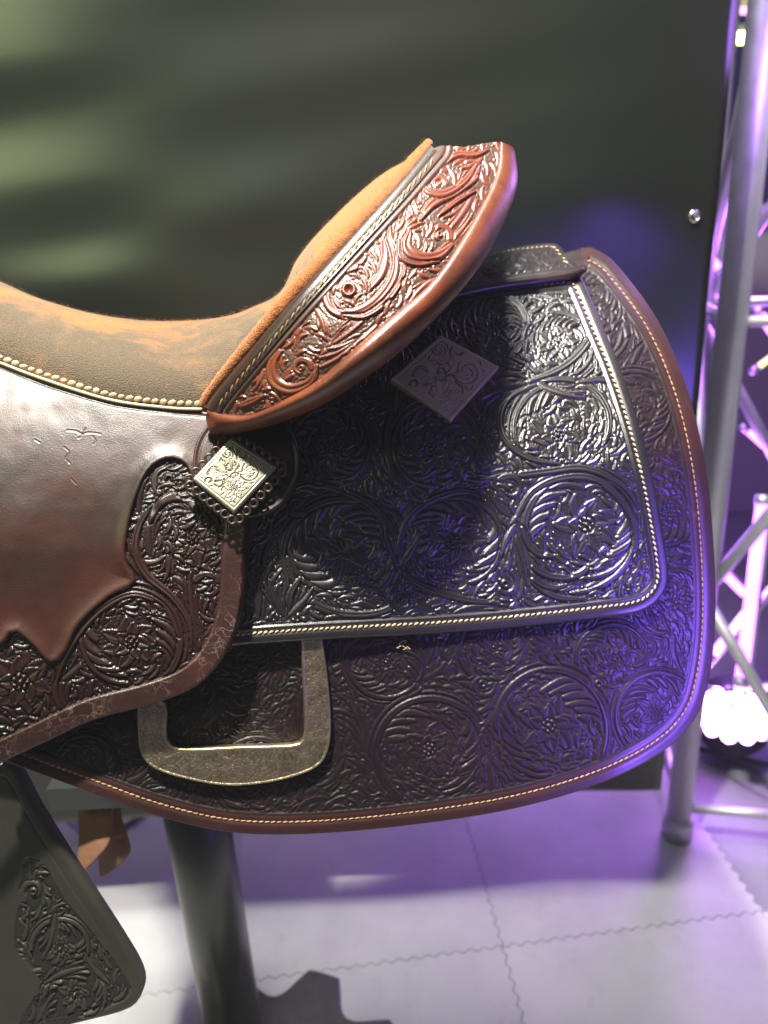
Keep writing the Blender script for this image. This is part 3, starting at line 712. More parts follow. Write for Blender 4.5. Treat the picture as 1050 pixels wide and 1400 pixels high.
# ---- seat (suede) : loft lace line -> crest -> far side
SN = 150
low = cr([(-60,472,.620),(0,492,.618),(60,516,.618),(150,544,.619),(230,556,.622),(284,558,.624),(292,545,.624),(335,492,.640),(400,417,.655),(470,338,.666),(540,262,.680),(590,205,.694)], SN)
crest = cr([(-60,362,.735),(0,385,.735),(60,410,.735),(140,431,.735),(220,439,.735),(300,434,.740),(345,420,.745),(384,398,.750),(408,352,.76),(450,303,.77),(520,240,.78),(588,204,.77)], SN)
rows = []
for v in np.linspace(0, 1, 60):
    a = math.sin(v*math.pi/2); zz = 1-math.cos(v*math.pi/2)
    bulge = math.sin(v*math.pi)*.012
    r = low*(1-a)+crest*a; r[:, 2] = low[:, 2]*(1-zz)+crest[:, 2]*zz-bulge*.6
    rows.append(P(r[:, 0], r[:, 1], r[:, 2]))
for dy, dz in ((3,.02),(12,.045),(35,.075),(90,.11),(190,.14)):
    rows.append(P(crest[:, 0]+dy*.25*np.linspace(0, 1, SN), crest[:, 1]+dy, crest[:, 2]+dz))
rows = np.array(rows)
U, V_ = np.meshgrid(np.linspace(0, 1, SN), np.linspace(0, 1, len(rows)))
wear = .30*np.exp(-((U-.38)/.22)**2)*np.exp(-((V_-.30)/.26)**2)+.12*np.exp(-((U-.62)/.1)**2)-.12*np.exp(-((V_-.62)/.10)**2)*(U < .45)-.12*smooth01(U, .62, .85)+.0*U
wear += .21+.06*(1-smooth01(V_, .35, .6))-.20*smooth01(U, .70, .80)*smooth01(V_, .1, .4)
seat = grid_obj('seat', rows, M_suede, saddle, attrs={'wear': wear.ravel()})
# loose suede nap standing up along the crest and the padded edge
def nap(name, pts3, n, L, parent):
    V = []; Fc = []; m_ = len(pts3)
    for k in range(n):
        q = pts3[random.randrange(m_)]+R.normal(0, .0012, 3); d = R.normal(0, 1, 3); d[2] = abs(d[2])+.3; d /= np.linalg.norm(d)
        l = L*random.uniform(.4, 1.2); mid = q+d*l*.5+R.normal(0, .0003, 3); tip = q+d*l+R.normal(0, .0005, 3); sd = np.cross(d, R.normal(0, 1, 3)); sd /= np.linalg.norm(sd); sd *= .00011
        o_ = len(V); V += [q-sd, q+sd, mid+sd*.8, mid-sd*.8, tip]; Fc += [(o_, o_+1, o_+2, o_+3), (o_+3, o_+2, o_+4)]
    o = mesh_obj(name, V, Fc, M_suede, parent, attrs={'wear': np.full(len(V), -.1)}); o['kind'] = 'stuff'
nap('suede_nap', rows[52:61].reshape(-1, 3), 2600, .0022, seat)
# scalloped lacing on the seat's lower edge: each loop a piece
lp = cr([(-6,486),(60,511),(150,539),(230,550),(276,552)], 40)
lz = lambda x, y: z_seatj(x, y)-.0035
stitches(cr(lp, 200), lz, seat, M_lace, 11.6, 4.4, .0003, .35, 'lace_loop', [None], .42)
V, Fc = tube(P(lp[:, 0], lp[:, 1]+8, z_seatj(lp[:, 0], lp[:, 1]+8)-.002), .0016, 8)
mesh_obj('lace_cord', V, Fc, M_lace, seat)

# ---- cantle
def z_cant(x, y):
    u = ((x-285)*.746-(y-570)*.666)/556.; v = ((x-285)*.666+(y-570)*.746)
    return .592+.088*u-.085*np.sin(np.pi*np.clip(u, 0, 1))-.00016*v+.0000016*v*v
ct = cr([(283,568),(288,547),(332,492),(400,414),(470,336),(540,260),(590,203),(636,198),(676,192),(694,200),(692,235),(672,290),(630,350),(575,410),(515,465),(450,514),(380,556),(320,578),(294,584)], 150, True)
inner_l = np.array([(284,560),(310,566),(345,566),(395,543),(440,515),(520,445),(590,385),(645,305),(678,238),(684,192)], float)
Canvas.FL = []; c6 = Canvas(270, 185, 720, 600)
for x, y, a, n, L, sp, b in ((330,560,-.55,5,60,.8,.4),(370,540,-.6,6,80,.6,.5),(430,500,-.75,6,110,.45,.4),(455,470,-.8,5,90,.4,-.4),(500,440,-1.0,6,80,.6,.5),(560,380,-1.0,5,60,.7,-.4),(590,350,-.9,6,90,.6,-.5),(620,300,-1.2,6,80,.6,.5),(640,240,-1.4,5,50,.9,.6),(345,530,-.2,4,40,.8,-.5),(620,225,-.3,5,45,.9,.6),(400,480,-1.1,4,50,.7,.6),(545,330,-.7,4,50,.7,.5),(660,215,2.6,4,40,.8,.6),(520,440,2.6,5,120,.25,.5),(470,500,2.7,5,90,.35,.4),(650,260,2.3,5,90,.4,.5),(600,380,2.4,5,50,.7,-.5),(430,420,1.2,4,50,.6,.4),(360,500,1.9,4,40,.7,.5)):
    c6.fan(x, y, a, n, L, sp, b, 3.3, 2.6)
def big(pts, W=7, h=3.6, kind='stem'): c6.stroke(pts, W, h, kind, wf=lambda t: .25+.68*np.sin(np.pi*np.clip(t, .02, .98)**.8)**.8, hf=lambda t: 1+0*t, gd=-1.4, G=2.6)
big([(385,478),(372,500),(376,522),(398,532),(424,522),(434,500)], 9)
c6.clear(412, 503, 13); c6.curl(412, 503, 14, 0, -1, 4.)
big([(455,385),(446,405),(456,424),(482,430),(512,415),(535,385),(540,355),(530,325)], 8)
big([(470,432),(500,432),(532,408),(552,372),(545,340)], 4.5)
c6.dot(477, 397, 11, 4, True)
big([(500,400),(520,375),(527,350),(524,330)], 7, 3.4, 'leaf'); big([(468,372),(488,365),(505,345)], 5, 3.2, 'leaf')
big([(560,318),(556,338),(572,352),(598,350),(618,335)], 9); big([(545,328),(548,352),(570,362),(600,358)], 4)
c6.clear(601, 321, 14); c6.curl(601, 321, 15, .3, -1, 4.2)
big([(575,300),(590,280),(620,262),(648,245),(655,228)], 8); big([(600,295),(625,275),(650,262)], 4)
big([(575,245),(585,262),(608,265),(635,248),(652,225)], 6); c6.clear(601, 252, 9); c6.curl(600, 251, 10, 0, -1, 3.2)
big([(605,225),(625,212),(650,212),(668,205)], 5)
big([(300,556),(318,540),(340,515),(352,500)], 7, 3.4, 'leaf'); big([(325,556),(345,548),(362,540)], 5)
c6.fill_gaps([(412,503,40,1),(477,398,40,-1),(601,321,40,1),(601,252,40,-1),(330,556,30,1)], None, 12, 20, 2.9, .06, 1)
c6.finish(.5, 1.9, 8)
up_line = np.array([(283,568),(288,547),(332,492),(400,414),(470,336),(540,260),(590,203)], float)
def h_ct(x, y, d):
    H, M = c6.sample(x, y)
    e = near(cr(up_line, 60), x, y, False)[0]
    k = smooth01(e, 27, 29.5)
    bd = 2.6-1.5*np.exp(-((e-20)/2.4)**2)
    return H*k+bd*(1-k)-1.5*np.exp(-((e-28)/1.4)**2), {'tool': np.where(k > .5, M, 0.)}
cant = panel('cantle', ct, z_cant, h_ct, .012, M_cant, saddle, .9, edge_r=5, edge_d=.003)
# dark stitched strip beside the suede
s1 = cr([(286,560),(300,539),(343,487),(408,410),(478,333),(546,259),(594,203)], 120)
def strip_rows(line, offs, zf, hs):
    g = np.gradient(line, axis=0); g /= np.linalg.norm(g, axis=1)[:, None]; nn = np.stack([-g[:, 1], g[:, 0]], 1)
    rows = []
    for o_, h in zip(offs, hs):
        X, Y = (line+nn*o_).T; p = P(X, Y, zf(X, Y)); v = CP-p; v /= np.linalg.norm(v, axis=1)[:, None]
        rows.append(p+v*h)
    return np.array(rows)
taper = None
grid_obj('cantle_strip', strip_rows(s1, np.linspace(-6, 17, 12), z_cant, [.0005,.0028,.0036,.0038,.0036,.0034,.0028,.0022,.0028,.0032,.0028,.0002]), M_strip, saddle)
s2 = strip_rows(s1, [9.5], z_cant, [0])[0]
g = np.gradient(s1, axis=0); g /= np.linalg.norm(g, axis=1)[:, None]
stitches(s1[3:-3]+np.stack([-g[:, 1], g[:, 0]], 1)[3:-3]*8.5, lambda x, y: z_cant(x, y)-.0035, cant, M_thread2, 11.5, 1.7, .0006, .3)
# rolled suede edge (padded) beside the strip
pr = s1+np.stack([g[:, 1], -g[:, 0]], 1)*10
rad = .0075*np.sin(np.linspace(.25, 2.9, 120))**.4
V, Fc = tube(cr(P(pr[:, 0], pr[:, 1], z_cant(pr[:, 0], pr[:, 1])+.006), 260), np.interp(np.linspace(0, 1, 260), np.linspace(0, 1, 120), rad)*(1+.10*(vnoise(np.arange(260.), np.zeros(260), 6, 5)-.5)), 22)
V = [np.asarray(v)+R.normal(0, .00014, 3) for v in V]
pad = mesh_obj('padded_seat_edge', V, Fc, M_suede, saddle, attrs={'wear': np.full(len(V), -.10)})
nap('suede_nap', np.array(V)[np.random.RandomState(2).permutation(len(V))[:700]], 2400, .0020, pad)
# binding : bulging roll from the inner line round the outer edge and under
outer_l = np.array([(281,572),(292,594),(345,588),(405,570),(460,543),(540,487),(615,415),(668,345),(706,262),(704,203)], float)
BN = 160
a_ = cr(inner_l, BN); b_ = cr(outer_l, BN)
a_[-1] = (683,193); b_[-1] = (700,200)
rows = []; VB = []
for k in range(26):
    th = math.pi*(k/25)*1.35                                   # angle round the roll
    t = .5-.5*math.cos(min(th, math.pi*1.35)); hgt = math.sin(th)
    X, Y = (a_*(1-t)+b_*t).T
    wid = np.linalg.norm(b_-a_, axis=1)*PX*.5
    z = z_cant(X, Y)
    p = P(X, Y, z); v = CP-p; v /= np.linalg.norm(v, axis=1)[:, None]
    hh = (.55*wid+.0022)*hgt if hgt > 0 else .020*hgt
    drop = .0
    sag = -.010*t*t
    rows.append(p+v*np.atleast_1d(hh+sag)[:, None])
grid_obj('cantle_binding', np.array(rows), M_bind, saddle)
# back of the cantle, running down to the jockey
rows = []
for k, (t, bz) in enumerate(((.84,.010),(.72,.035),(.55,.07),(.38,.11),(.2,.15),(.0,.20))):
    X, Y = (a_*(1-t)+b_*t).T; rows.append(P(X, Y+3*k, z_cant(X, Y)+bz))
grid_obj('cantle_back', np.array(rows), M_jock, saddle)

# ---- round ear, scalloped rosette and conchos
er = np.array([(337+74*math.cos(a), 632+76*math.sin(a)) for a in np.linspace(0, 2*math.pi, 90, endpoint=False)])
def z_ear(x, y): return np.minimum(z_seatj(np.minimum(x, 420.), y)-.004, z_jock(x, y)-.007)+0*x
def h_ear(x, y, d): return .8+.9*np.exp(-((d-3)/1.6)**2)-.8*np.exp(-((d-8)/2)**2)+0*x, {'tool': 1-smooth01(x, 330, 350)*.8}  # tool mask here darkens the ear's right half, shade put into its colour
ear = panel('seat_ear', er, z_ear, h_ear, .006, M_seatj, saddle, 1.0, edge_r=3, edge_d=.002)
def quad_round(c4_, r, n=8):
    pts = []; c4_ = np.array(c4_, float)
    for i in range(4):
        p, a, b = c4_[i], c4_[i-1], c4_[(i+1) % 4]
        u = (a-p)/np.linalg.norm(a-p); v = (b-p)/np.linalg.norm(b-p)
        for t in np.linspace(0, 1, n): pts.append((1-t)**2*(p+u*r)+2*t*(1-t)*p+t*t*(p+v*r))
    return cr(pts, 120, True)
QB = [(262,655),(316,597),(379,638),(320,702)]
ctr = np.mean(QB, axis=0)
z_r1 = lambda x, y: z_ear(ctr[0], ctr[1])-.011+.00010*(x-ctr[0])-.00012*(y-ctr[1])
rq = [tuple(ctr+(np.array(q)-ctr)*1.16+np.array([2, 4])) for q in QB]
rose = panel('rosette', quad_round(rq, 8), z_r1, lambda x, y, d: (1+0*x, {'tool': 0*x}), .005, M_jock, saddle, 1.2, edge_r=4, edge_d=.002)
# scallops of the rosette: a ring each, one mesh shared
V = []; Fc = []; ns, nt = 14, 7
for i in range(ns):
    for j in range(nt):
        a, b = 2*math.pi*i/ns, 2*math.pi*j/nt; r_ = .72+.28*math.cos(b)
        V.append((r_*math.cos(a), r_*math.sin(a), .28*math.sin(b)))
for i in range(ns):
    for j in range(nt):
        Fc.append((i*nt+j, ((i+1) % ns)*nt+j, ((i+1) % ns)*nt+(j+1) % nt, i*nt+(j+1) % nt))
mr = bpy.data.meshes.new('scallop'); mr.from_pydata(V, [], Fc); mr.polygons.foreach_set('use_smooth', [True]*len(Fc)); mr.materials.append(M_strip)
off = woff(rose)
for i in range(4):
    A, B = np.array(rq[i]), np.array(rq[(i+1) % 4])
    for t in (np.arange(7)+.5)/7:
        q = A+(B-A)*t; C3 = P(q[0], q[1], z_r1(q[0], q[1])-.0018); nn = CP-C3; nn /= np.linalg.norm(nn)
        o = bpy.data.objects.new('scallop', mr); link(o, rose)
        Mx = Vector(nn).to_track_quat('Z', 'Y').to_matrix().to_4x4() @ Matrix.Diagonal((.0043, .0043, .0036, 1))
        Mx.translation = Vector(C3-off); o.matrix_local = Mx
def concho(Q, zf, mt, lab, seed, thick=.006, rim=3.2):
    Q = np.array(Q, float); ol = quad_round(Q, 3.5)
    x0, y0 = Q.min(0); x1, y1 = Q.max(0); cx, cy = Q.mean(0)
    cc = Canvas(x0-3, y0-3, x1+3, y1+3, .5, .5); s_ = (x1-x0)/120
    inn = cx+(Q[:, 0]-cx)*.86, cy+(Q[:, 1]-cy)*.86
    inn = np.stack(inn, 1)
    engrave_fill(cc, inn, 13*s_, seed)
    cc.clear(cx+2, cy+22*s_, 16*s_); cc.flower(cx+2, cy+20*s_, 16*s_, 9)
    for k, (dx, dy, r, a, sg) in enumerate(((-26,-2,16,0,1),(24,-4,16,3,-1),(-8,-28,11,0,-1),(14,-26,11,2,1),(-34,10,8,1,1))):
        cc.clear(cx+dx*s_, cy+dy*s_, r*s_); engr(cc, [(cx+dx*s_, cy+dy*s_, r*s_, a, sg*7), (cx+dx*s_, cy+dy*s_, r*s_*.8, a+1, sg*5)])
        cc.fan(cx+dx*s_*.3, cy+dy*s_*.3, math.atan2(dy, dx), 5, r*1.6*s_, 1.1, .5*sg, 1.8, 1.2)
    il = inn
    def hf(x, y, d):
        H, M = cc.sample(x, y); k = smooth01(d, rim+3, rim+4.5)
        ln = near(np.vstack([il]), x, y)[0]
        return H*.8*k-.5*np.exp(-(ln/.8)**2), {'tool': np.clip(-H*1.2, 0, .85)*k}
    o = panel('concho', ol, zf, hf, thick, mt, saddle, .6, edge_r=rim, edge_d=.0018)
    o['label'] = lab
    return o
concho(QB, lambda x, y: z_r1(x, y)-.0065, M_silver, 'bright engraved diamond concho on the scalloped rosette', 3, .005, 4.5)
QA = [(534,517),(602,457),(683,501),(617,575)]
concho(QA, lambda x, y: z_jock(608., 515.)-.0135+.00010*(x-608)-.00022*(y-515), M_silver3, 'dull engraved diamond concho on the rear jockey in shade', 9, .010, 2.6)

# ---- fender (stirrup leather) at lower left
fd = cr([(-70,1010),(-10,1040),(22,1052),(52,1105),(92,1170),(130,1228),(170,1290),(190,1325),(196,1350),(186,1374),(165,1386),(120,1398),(60,1412),(-70,1440)], 130, True)
c7 = Canvas(-20, 1100, 210, 1420)
fm = cr([(35,1172),(60,1180),(90,1230),(140,1290),(178,1345),(170,1365),(120,1390),(60,1410),(20,1420),(35,1380),(55,1345),(40,1320),(20,1290),(25,1240),(38,1225),(25,1215),(30,1200)], 90, True)
c7.flow_fill([(70,1290,40,1),(100,1365,40,-1),(45,1220,22,1)], 20, 28, 2.9, fm)
c7.scroll(85, 1295, 42, 3.4, 4.6, .5, W=5); c7.scroll(105, 1362, 44, 3.0, 4.8, .5, W=5)
for x, y, a, n, L, sp, b in ((60,1345,-.3,6,90,.5,.5),(75,1250,1.9,5,60,.6,.5),(150,1345,-2.2,5,60,.5,.4),(50,1400,-1,5,50,.8,.4),(55,1225,-1.9,4,50,.5,.6)):
    c7.fan(x, y, a, n, L, sp, b, 3.0, 2.4)
c7.clear(46, 1218, 15); c7.curl(46, 1218, 17, 2.4, 1, 3.6); c7.finish(.5)
X7, Y7 = np.meshgrid(c7.x0+np.arange(c7.w), c7.y0+np.arange(c7.h)); D7 = sdf(fm, X7, Y7)[0]; k7 = smooth01(D7, -1, 2)
c7.H = c7.H*k7+(1-k7)*1.4; c7.M = c7.M*k7+(1-k7)
def z_fd(x, y): return .640+.00004*(x-100)+.00010*(y-1200)
def h_fd(x, y, d):
    H, M = c7.sample(x, y); H = np.where(y > 1102, H, 1.4); M = np.where(y > 1102, M, 1.)
    return H*1.3-1.2*np.exp(-((d-17)/1.8)**2), {'tool': M}
panel('fender', fd, z_fd, h_fd, .006, M_fend, saddle, 1.0, edge_r=9, edge_d=.004, clip=(-14, 1000, 210, 1416))

# ---- saddle strings hanging on the far side
M_string = leather('tan_string_leather', (.15, .07, .038), (.22, .10, .055), .6, .05, gs=.4)
for pts, zz, ph in (([(103,1050),(104,1090),(107,1140),(105,1189),(110,1193),(130,1176),(149,1152),(152,1120),(150,1050)], .86, .3), ([(134,1050),(136,1110),(134,1150),(136,1196),(141,1199),(160,1186),(176,1168),(173,1140),(166,1110),(168,1050)], .875, 1.6)):
    ol = cr(pts, 110, True)
    panel('saddle_string', ol, lambda x, y, zz=zz, ph=ph: zz+.007*np.sin((y-1050)/34+ph)+.006*np.sin((x-100)/17+ph+(y-1050)/60), lambda x, y, d: ((vnoise(x, y, 7, 5)-.5)*1.2+(vnoise(x, y, 22, 6)-.5)*2.5, {'tool': 0*x}), .0035, M_string, saddle, 1.6, edge_r=2, edge_d=.0008)
# loose thread ends under the jockey
prt = []
for x, y in ((553,880),(557,888),(585,868),(600,866)):
    q = [(x, y)]
    for k in range(7): q.append((q[-1][0]+random.uniform(-7, 7), q[-1][1]+random.uniform(-6, 5)))
    q = cr(q, 24); prt.append(tube(P(q[:, 0], q[:, 1], z_skirt(q[:, 0], q[:, 1])-.004), .00028, 5))
V, Fc = join(prt); o = mesh_obj('thread_end', V, Fc, M_thread, jock); o['kind'] = 'stuff'

# ------------------------------------------------------------------ saddle stand
M_pole = mat('satin_black_steel', (.030, .034, .032), .38, metal=.0, coat=.3)
pb = ray_z(333, 1478, 0.); pb[2] = 0
stand = empty('saddle_stand', tuple(pb), 'thick dark steel post on a notched black base plate under the saddle', 'stand')
V, Fc = tube([pb+[0, 0, .014], pb+[0, 0, .4], pb+[0, 0, .72]], .044, 40)
mesh_obj('post', V, Fc, M_pole, stand)
V, Fc = tube([pb+[0, 0, .012], pb+[0, 0, .035], pb+[0, 0, .036]], [.075, .072, .06], 40)
mesh_obj('collar', V, Fc, M_pole, stand)
ol = []
for k in range(8):
    a0 = k*math.pi/4+.44
    for s_ in (-.13, -.05, .05, .13): ol.append((0.205*math.cos(a0+s_), 0.205*math.sin(a0+s_)))
    m0 = a0+math.pi/8
    for s_ in np.linspace(-1, 1, 7):
        rr = .158+.030*s_*s_; ol.append((rr*math.cos(m0+s_*.20), rr*math.sin(m0+s_*.20)))
ol = np.array(ol)*1.15+[.045, -.045]; n = len(ol)
V = [pb+[x, y, .0] for x, y in ol]+[pb+[x, y, .010] for x, y in ol]+[pb+[x*.98, y*.98, .012] for x, y in ol]
Fc = [tuple(2*n+i for i in range(n))]+[(i, (i+1) % n, n+(i+1) % n, n+i) for i in range(n)]+[(n+i, n+(i+1) % n, 2*n+(i+1) % n, 2*n+i) for i in range(n)]
M_base = leather('scuffed_black_plate', (.010, .010, .013), (.030, .030, .036), .45, .1, gs=.1, blotch=30)
mesh_obj('base_plate', V, Fc, M_base, stand, smooth=False)
V, Fc = join([box(pb+[0, .0, .735], (.20, .34, .03)), box(pb+[0, .12, .70], (.20, .03, .06))])
mesh_obj('saddle_rack', V, Fc, M_pole, stand, smooth=False)

# ------------------------------------------------------------------ floor : foam mat tiles on a dark floor
def mat_floor(name, c0, c1, rough):
    m = mat(name, c0, rough); b = m.node_tree.nodes['Principled BSDF']
    tc = nd(m, 'ShaderNodeTexCoord').outputs['Object']
    n1 = nd(m, 'ShaderNodeTexNoise', Scale=3.5, Detail=7., Roughness=.6); lk(m, tc, n1.inputs['Vector'])
    lk(m, ramp(m, n1.outputs['Fac'], [(.3, c0), (.7, c1)]), b.inputs['Base Color'])
    sc1 = nd(m, 'ShaderNodeTexNoise', Scale=26., Detail=9., Roughness=.75, Distortion=1.2); lk(m, tc, sc1.inputs['Vector'])
    mx = nd(m, 'ShaderNodeMix', data_type='RGBA', blend_type='MULTIPLY'); mx.inputs[0].default_value = 1.
    lk(m, b.inputs['Base Color'].links[0].from_socket, mx.inputs[6]); lk(m, ramp(m, sc1.outputs['Fac'], [(.30, (.84, .83, .82)), (.44, (1, 1, 1)), (.62, (1, 1, 1)), (.75, (.92, .92, .92))]), mx.inputs[7]); lk(m, mx.outputs[2], b.inputs['Base Color'])
    n2 = nd(m, 'ShaderNodeTexNoise', Scale=260., Detail=4.); lk(m, tc, n2.inputs['Vector'])
    bp = nd(m, 'ShaderNodeBump', Strength=.25, Distance=.002); lk(m, n2.outputs['Fac'], bp.inputs['Height']); lk(m, bp.outputs[0], b.inputs['Normal'])
    return m
M_foam = mat_floor('grey_foam', (.36, .36, .35), (.50, .50, .48), .55)
M_conc = mat_floor('hall_concrete', (.16, .16, .18), (.24, .24, .26), .5)
def plane(name, x0, x1, y0, y1, z, mt):
    o = mesh_obj(name, [(x0,y0,z),(x1,y0,z),(x1,y1,z),(x0,y1,z)], [(0,1,2,3)], mt, smooth=False); o['kind'] = 'structure'; return o
plane('floor', -12, 12, -6, 14, -.012, M_conc)
# puzzle-edged tiles, .6 m, grid turned a little against the view
sa = ray_z(700, 1292, 0); sb = ray_z(1040, 1246, 0); ang = math.atan2(sb[1]-sa[1], sb[0]-sa[0])
ex = np.array([math.cos(ang), math.sin(ang)]); ey = np.array([-ex[1], ex[0]])
cor = ray_z(1042, 1246, 0)[:2]
TS = float(np.linalg.norm(ray_z(686, 1291, 0)[:2]-cor))
def tile_outline(i, j):
    pts = []
    def tooth_edge(p, q, nt, amp):
        p, q = np.array(p, float), np.array(q, float); L = np.linalg.norm(q-p); d = (q-p)/L; nn = np.array([-d[1], d[0]])
        out = []
        for k in range(nt):
            s0, s1 = k/nt, (k+1)/nt; sg = 1 if k % 2 else -1
            for f, am in ((.0, 0), (.18, 0), (.12, 1), (.30, 1.35), (.70, 1.35), (.88, 1), (.82, 0)):
                out.append(p+d*L*(s0+(s1-s0)*f)+nn*amp*am*sg)
        return out
    g = .0006
    c_ = [(i*TS+g, j*TS+g), ((i+1)*TS-g, j*TS+g), ((i+1)*TS-g, (j+1)*TS-g), (i*TS+g, (j+1)*TS-g)]
    e = []
    e += tooth_edge(c_[0], c_[1], 38, .0022); e += tooth_edge(c_[1], c_[2], 38, .0022)
    # far edges walked backwards so that neighbours' teeth mesh
    e += [2*np.array(c_[2])-0*q if False else q for q in tooth_edge(c_[3], c_[2], 38, .0022)[::-1]]
    e += tooth_edge(c_[0], c_[3], 38, .0022)[::-1]
    return np.array(e)
for i in range(-4, 1):
    for j in range(-2, 3):
        if i == 0 and j >= 0: continue
        e = tile_outline(i, j); W3 = np.array([[*(cor+ex*a+ey*b), 0.] for a, b in e]); n = len(W3)
        ce = W3.mean(0); V = np.vstack([W3-[0, 0, .010], W3, ce+(W3-ce)*.9965+[0, 0, .0008]])
        Fc = [tuple(2*n+k for k in range(n))]+[(k, (k+1) % n, n+(k+1) % n, n+k) for k in range(n)]+[(n+k, n+(k+1) % n, 2*n+(k+1) % n, 2*n+k) for k in range(n)]
        o = mesh_obj('floor_mat', V, Fc, M_foam, origin=tuple(ce), smooth=False); o['kind'] = 'structure'

# ------------------------------------------------------------------ black banner behind
def M_ban():
    m = mat('black_vinyl_banner', (.008, .010, .007), .31, spec=.45); b = m.node_tree.nodes['Principled BSDF']
    tc = nd(m, 'ShaderNodeTexCoord').outputs['Object']
    n2 = nd(m, 'ShaderNodeTexNoise', Scale=700., Detail=3.); lk(m, tc, n2.inputs['Vector'])
    bp = nd(m, 'ShaderNodeBump', Strength=.12, Distance=.001); lk(m, n2.outputs['Fac'], bp.inputs['Height']); lk(m, bp.outputs[0], b.inputs['Normal'])
    return m
YB = 1.16
e0 = ray_y(1004, 0, YB); e1 = ray_y(955, 560, YB); xe = (e0[0]+e1[0])/2
zb = ray_y(150, 1122, YB)[2]
bx = np.linspace(-1.5, xe, 160); bz = np.linspace(zb, 2.3, 200)
XX, ZZ = np.meshgrid(bx, bz)
fadeL = .25+.75*smooth01(-XX, -.35, .30)
wob = ((vnoise(XX*.25+5, ZZ+3-.06*XX, .16, 21)-.5)*.040+(vnoise(XX*.30+5, ZZ+3-.08*XX, .075, 22)-.5)*.012*fadeL
       +(vnoise(XX+5, ZZ+3, .35, 23)-.5)*.008)
wob *= .12+.88*smooth01(xe-XX, 0, .22)
YY = YB+wob
bo = (xe-.7, YB, zb)
ban = empty('hanging_banner', bo, 'large black vinyl banner hanging behind the saddle with a grommet near its edge', 'banner')
Fr = np.stack([XX, YY, ZZ], -1)
a = grid_obj('banner_sheet', Fr, M_ban(), ban)
sol = a.modifiers.new('thickness', 'SOLIDIFY'); sol.thickness = .0016; sol.offset = 1
M_grom = mat('grommet_metal', (.75, .73, .78), .25, metal=1.)
for k, zg in enumerate((ray_y(948, 296, YB)[2],)):
    gc = np.array(ray_y(948, 296, YB)); gc[2] = zg; gc[1] = YY[np.argmin(abs(bz-gc[2])), np.argmin(abs(bx-gc[0]))]-.003
    a = np.linspace(0, 2*math.pi, 25); ring = np.stack([gc[0]+.0065*np.cos(a), 0*a+gc[1], gc[2]+.0065*np.sin(a)], 1)
    V, Fc = tube(ring, .0026, 8, False); mesh_obj('grommet', V, Fc, M_grom, ban)
    V, Fc = tube([gc+[0, -.002, 0], gc+[.006, .01, .012]], .003, 8); mesh_obj('tie_hook', V, Fc, M_grom, ban)

# ------------------------------------------------------------------ truss tower, lamps, far hall
def M_al():
    m = mat('aluminium_tube', (.52, .52, .54), .42, metal=1.); b = m.node_tree.nodes['Principled BSDF']
    tc = nd(m, 'ShaderNodeTexCoord').outputs['Object']
    n = nd(m, 'ShaderNodeTexNoise', Scale=40., Detail=6.); lk(m, tc, n.inputs['Vector'])
    r = nd(m, 'ShaderNodeMapRange'); r.inputs[3].default_value = .3; r.inputs[4].default_value = .65
    lk(m, n.outputs['Fac'], r.inputs[0]); lk(m, r.outputs[0], b.inputs['Roughness']); b.inputs['Metallic'].default_value = .75
    return m
M_alu = M_al()
tb = ray_z(925, 1142, 0)
tw = empty('truss_tower', (tb[0], tb[1], 0), 'silver aluminium truss tower standing at the right behind the banner edge', 'truss')
TW = .30; ca_ = math.radians(-12)
tx = np.array([math.cos(ca_), math.sin(ca_), 0]); ty = np.array([-tx[1], tx[0], 0])
corn = [tb, tb+tx*TW, tb+tx*TW+ty*TW, tb+ty*TW]
for q in corn:
    V, Fc = tube([q+[0, 0, .0], q+[0, 0, 1.], q+[0, 0, 2.6]], .026, 24); mesh_obj('chord', V, Fc, M_alu, tw)
    V, Fc = tube([q+[0, 0, .0], q+[0, 0, .05], q+[0, 0, .052]], [.0315, .0315, .028], 24); mesh_obj('spigot', V, Fc, M_alu, tw)
for q in corn:
    V, Fc = tube([q+[-.004, -.036, .028], q+[-.004, -.020, .028]], .006, 10); mesh_obj('bolt', V, Fc, M_alu, tw)
for f in range(4):
    A, B = corn[f], corn[(f+1) % 4]
    for zz in (.08, 1.12, 2.4):
        V, Fc = tube([A+[0, 0, zz], B+[0, 0, zz]], .010, 12); mesh_obj('cross_bar', V, Fc, M_alu, tw)
    for k in range(4):
        z0_, z1_ = .10+k*.5, .10+(k+1)*.5
        p, q = (A, B) if (k+f) % 2 else (B, A)
        V, Fc = tube([p+[0, 0, z0_], q+[0, 0, z1_]], .012, 12); mesh_obj('diagonal_brace', V, Fc, M_alu, tw)
def led(p0, p1, r, lab, col=(.52, .13, 1.), st=7., cat='light tube'):
    p0, p1 = np.array(p0), np.array(p1); org = (p0+p1)/2
    e = empty('led_tube', tuple(org), lab, cat, 'glowing violet light tubes')
    V, Fc = tube([p0, (p0+p1)/2, p1], r, 14)
    mt = mat('violet_glow', (.1, .05, .2), .4, emit=col, es=st)
    mesh_obj('diffuser', V, Fc, mt, e)
    d = (p1-p0)/np.linalg.norm(p1-p0)
    for q, s_ in ((p0, -1), (p1, 1)):
        V, Fc = tube([q, q+d*s_*.02], r*1.15, 12); mesh_obj('end_cap', V, Fc, M_alu, e)
    V, Fc = tube([p0+[r*1.2, .01, 0], p1+[r*1.2, .01, 0]], r*.9, 8); mesh_obj('housing', V, Fc, M_alu, e)
G = lambda x, y, d: P(x, y, d)
led(G(1042,690,1.55), G(1014,925,1.55), .013, 'thick upright violet light tube at the right edge beside the skirt')
led(G(985,780,1.62), G(1018,812,1.62), .009, 'short slanting light tube just right of the skirt, upper of two')
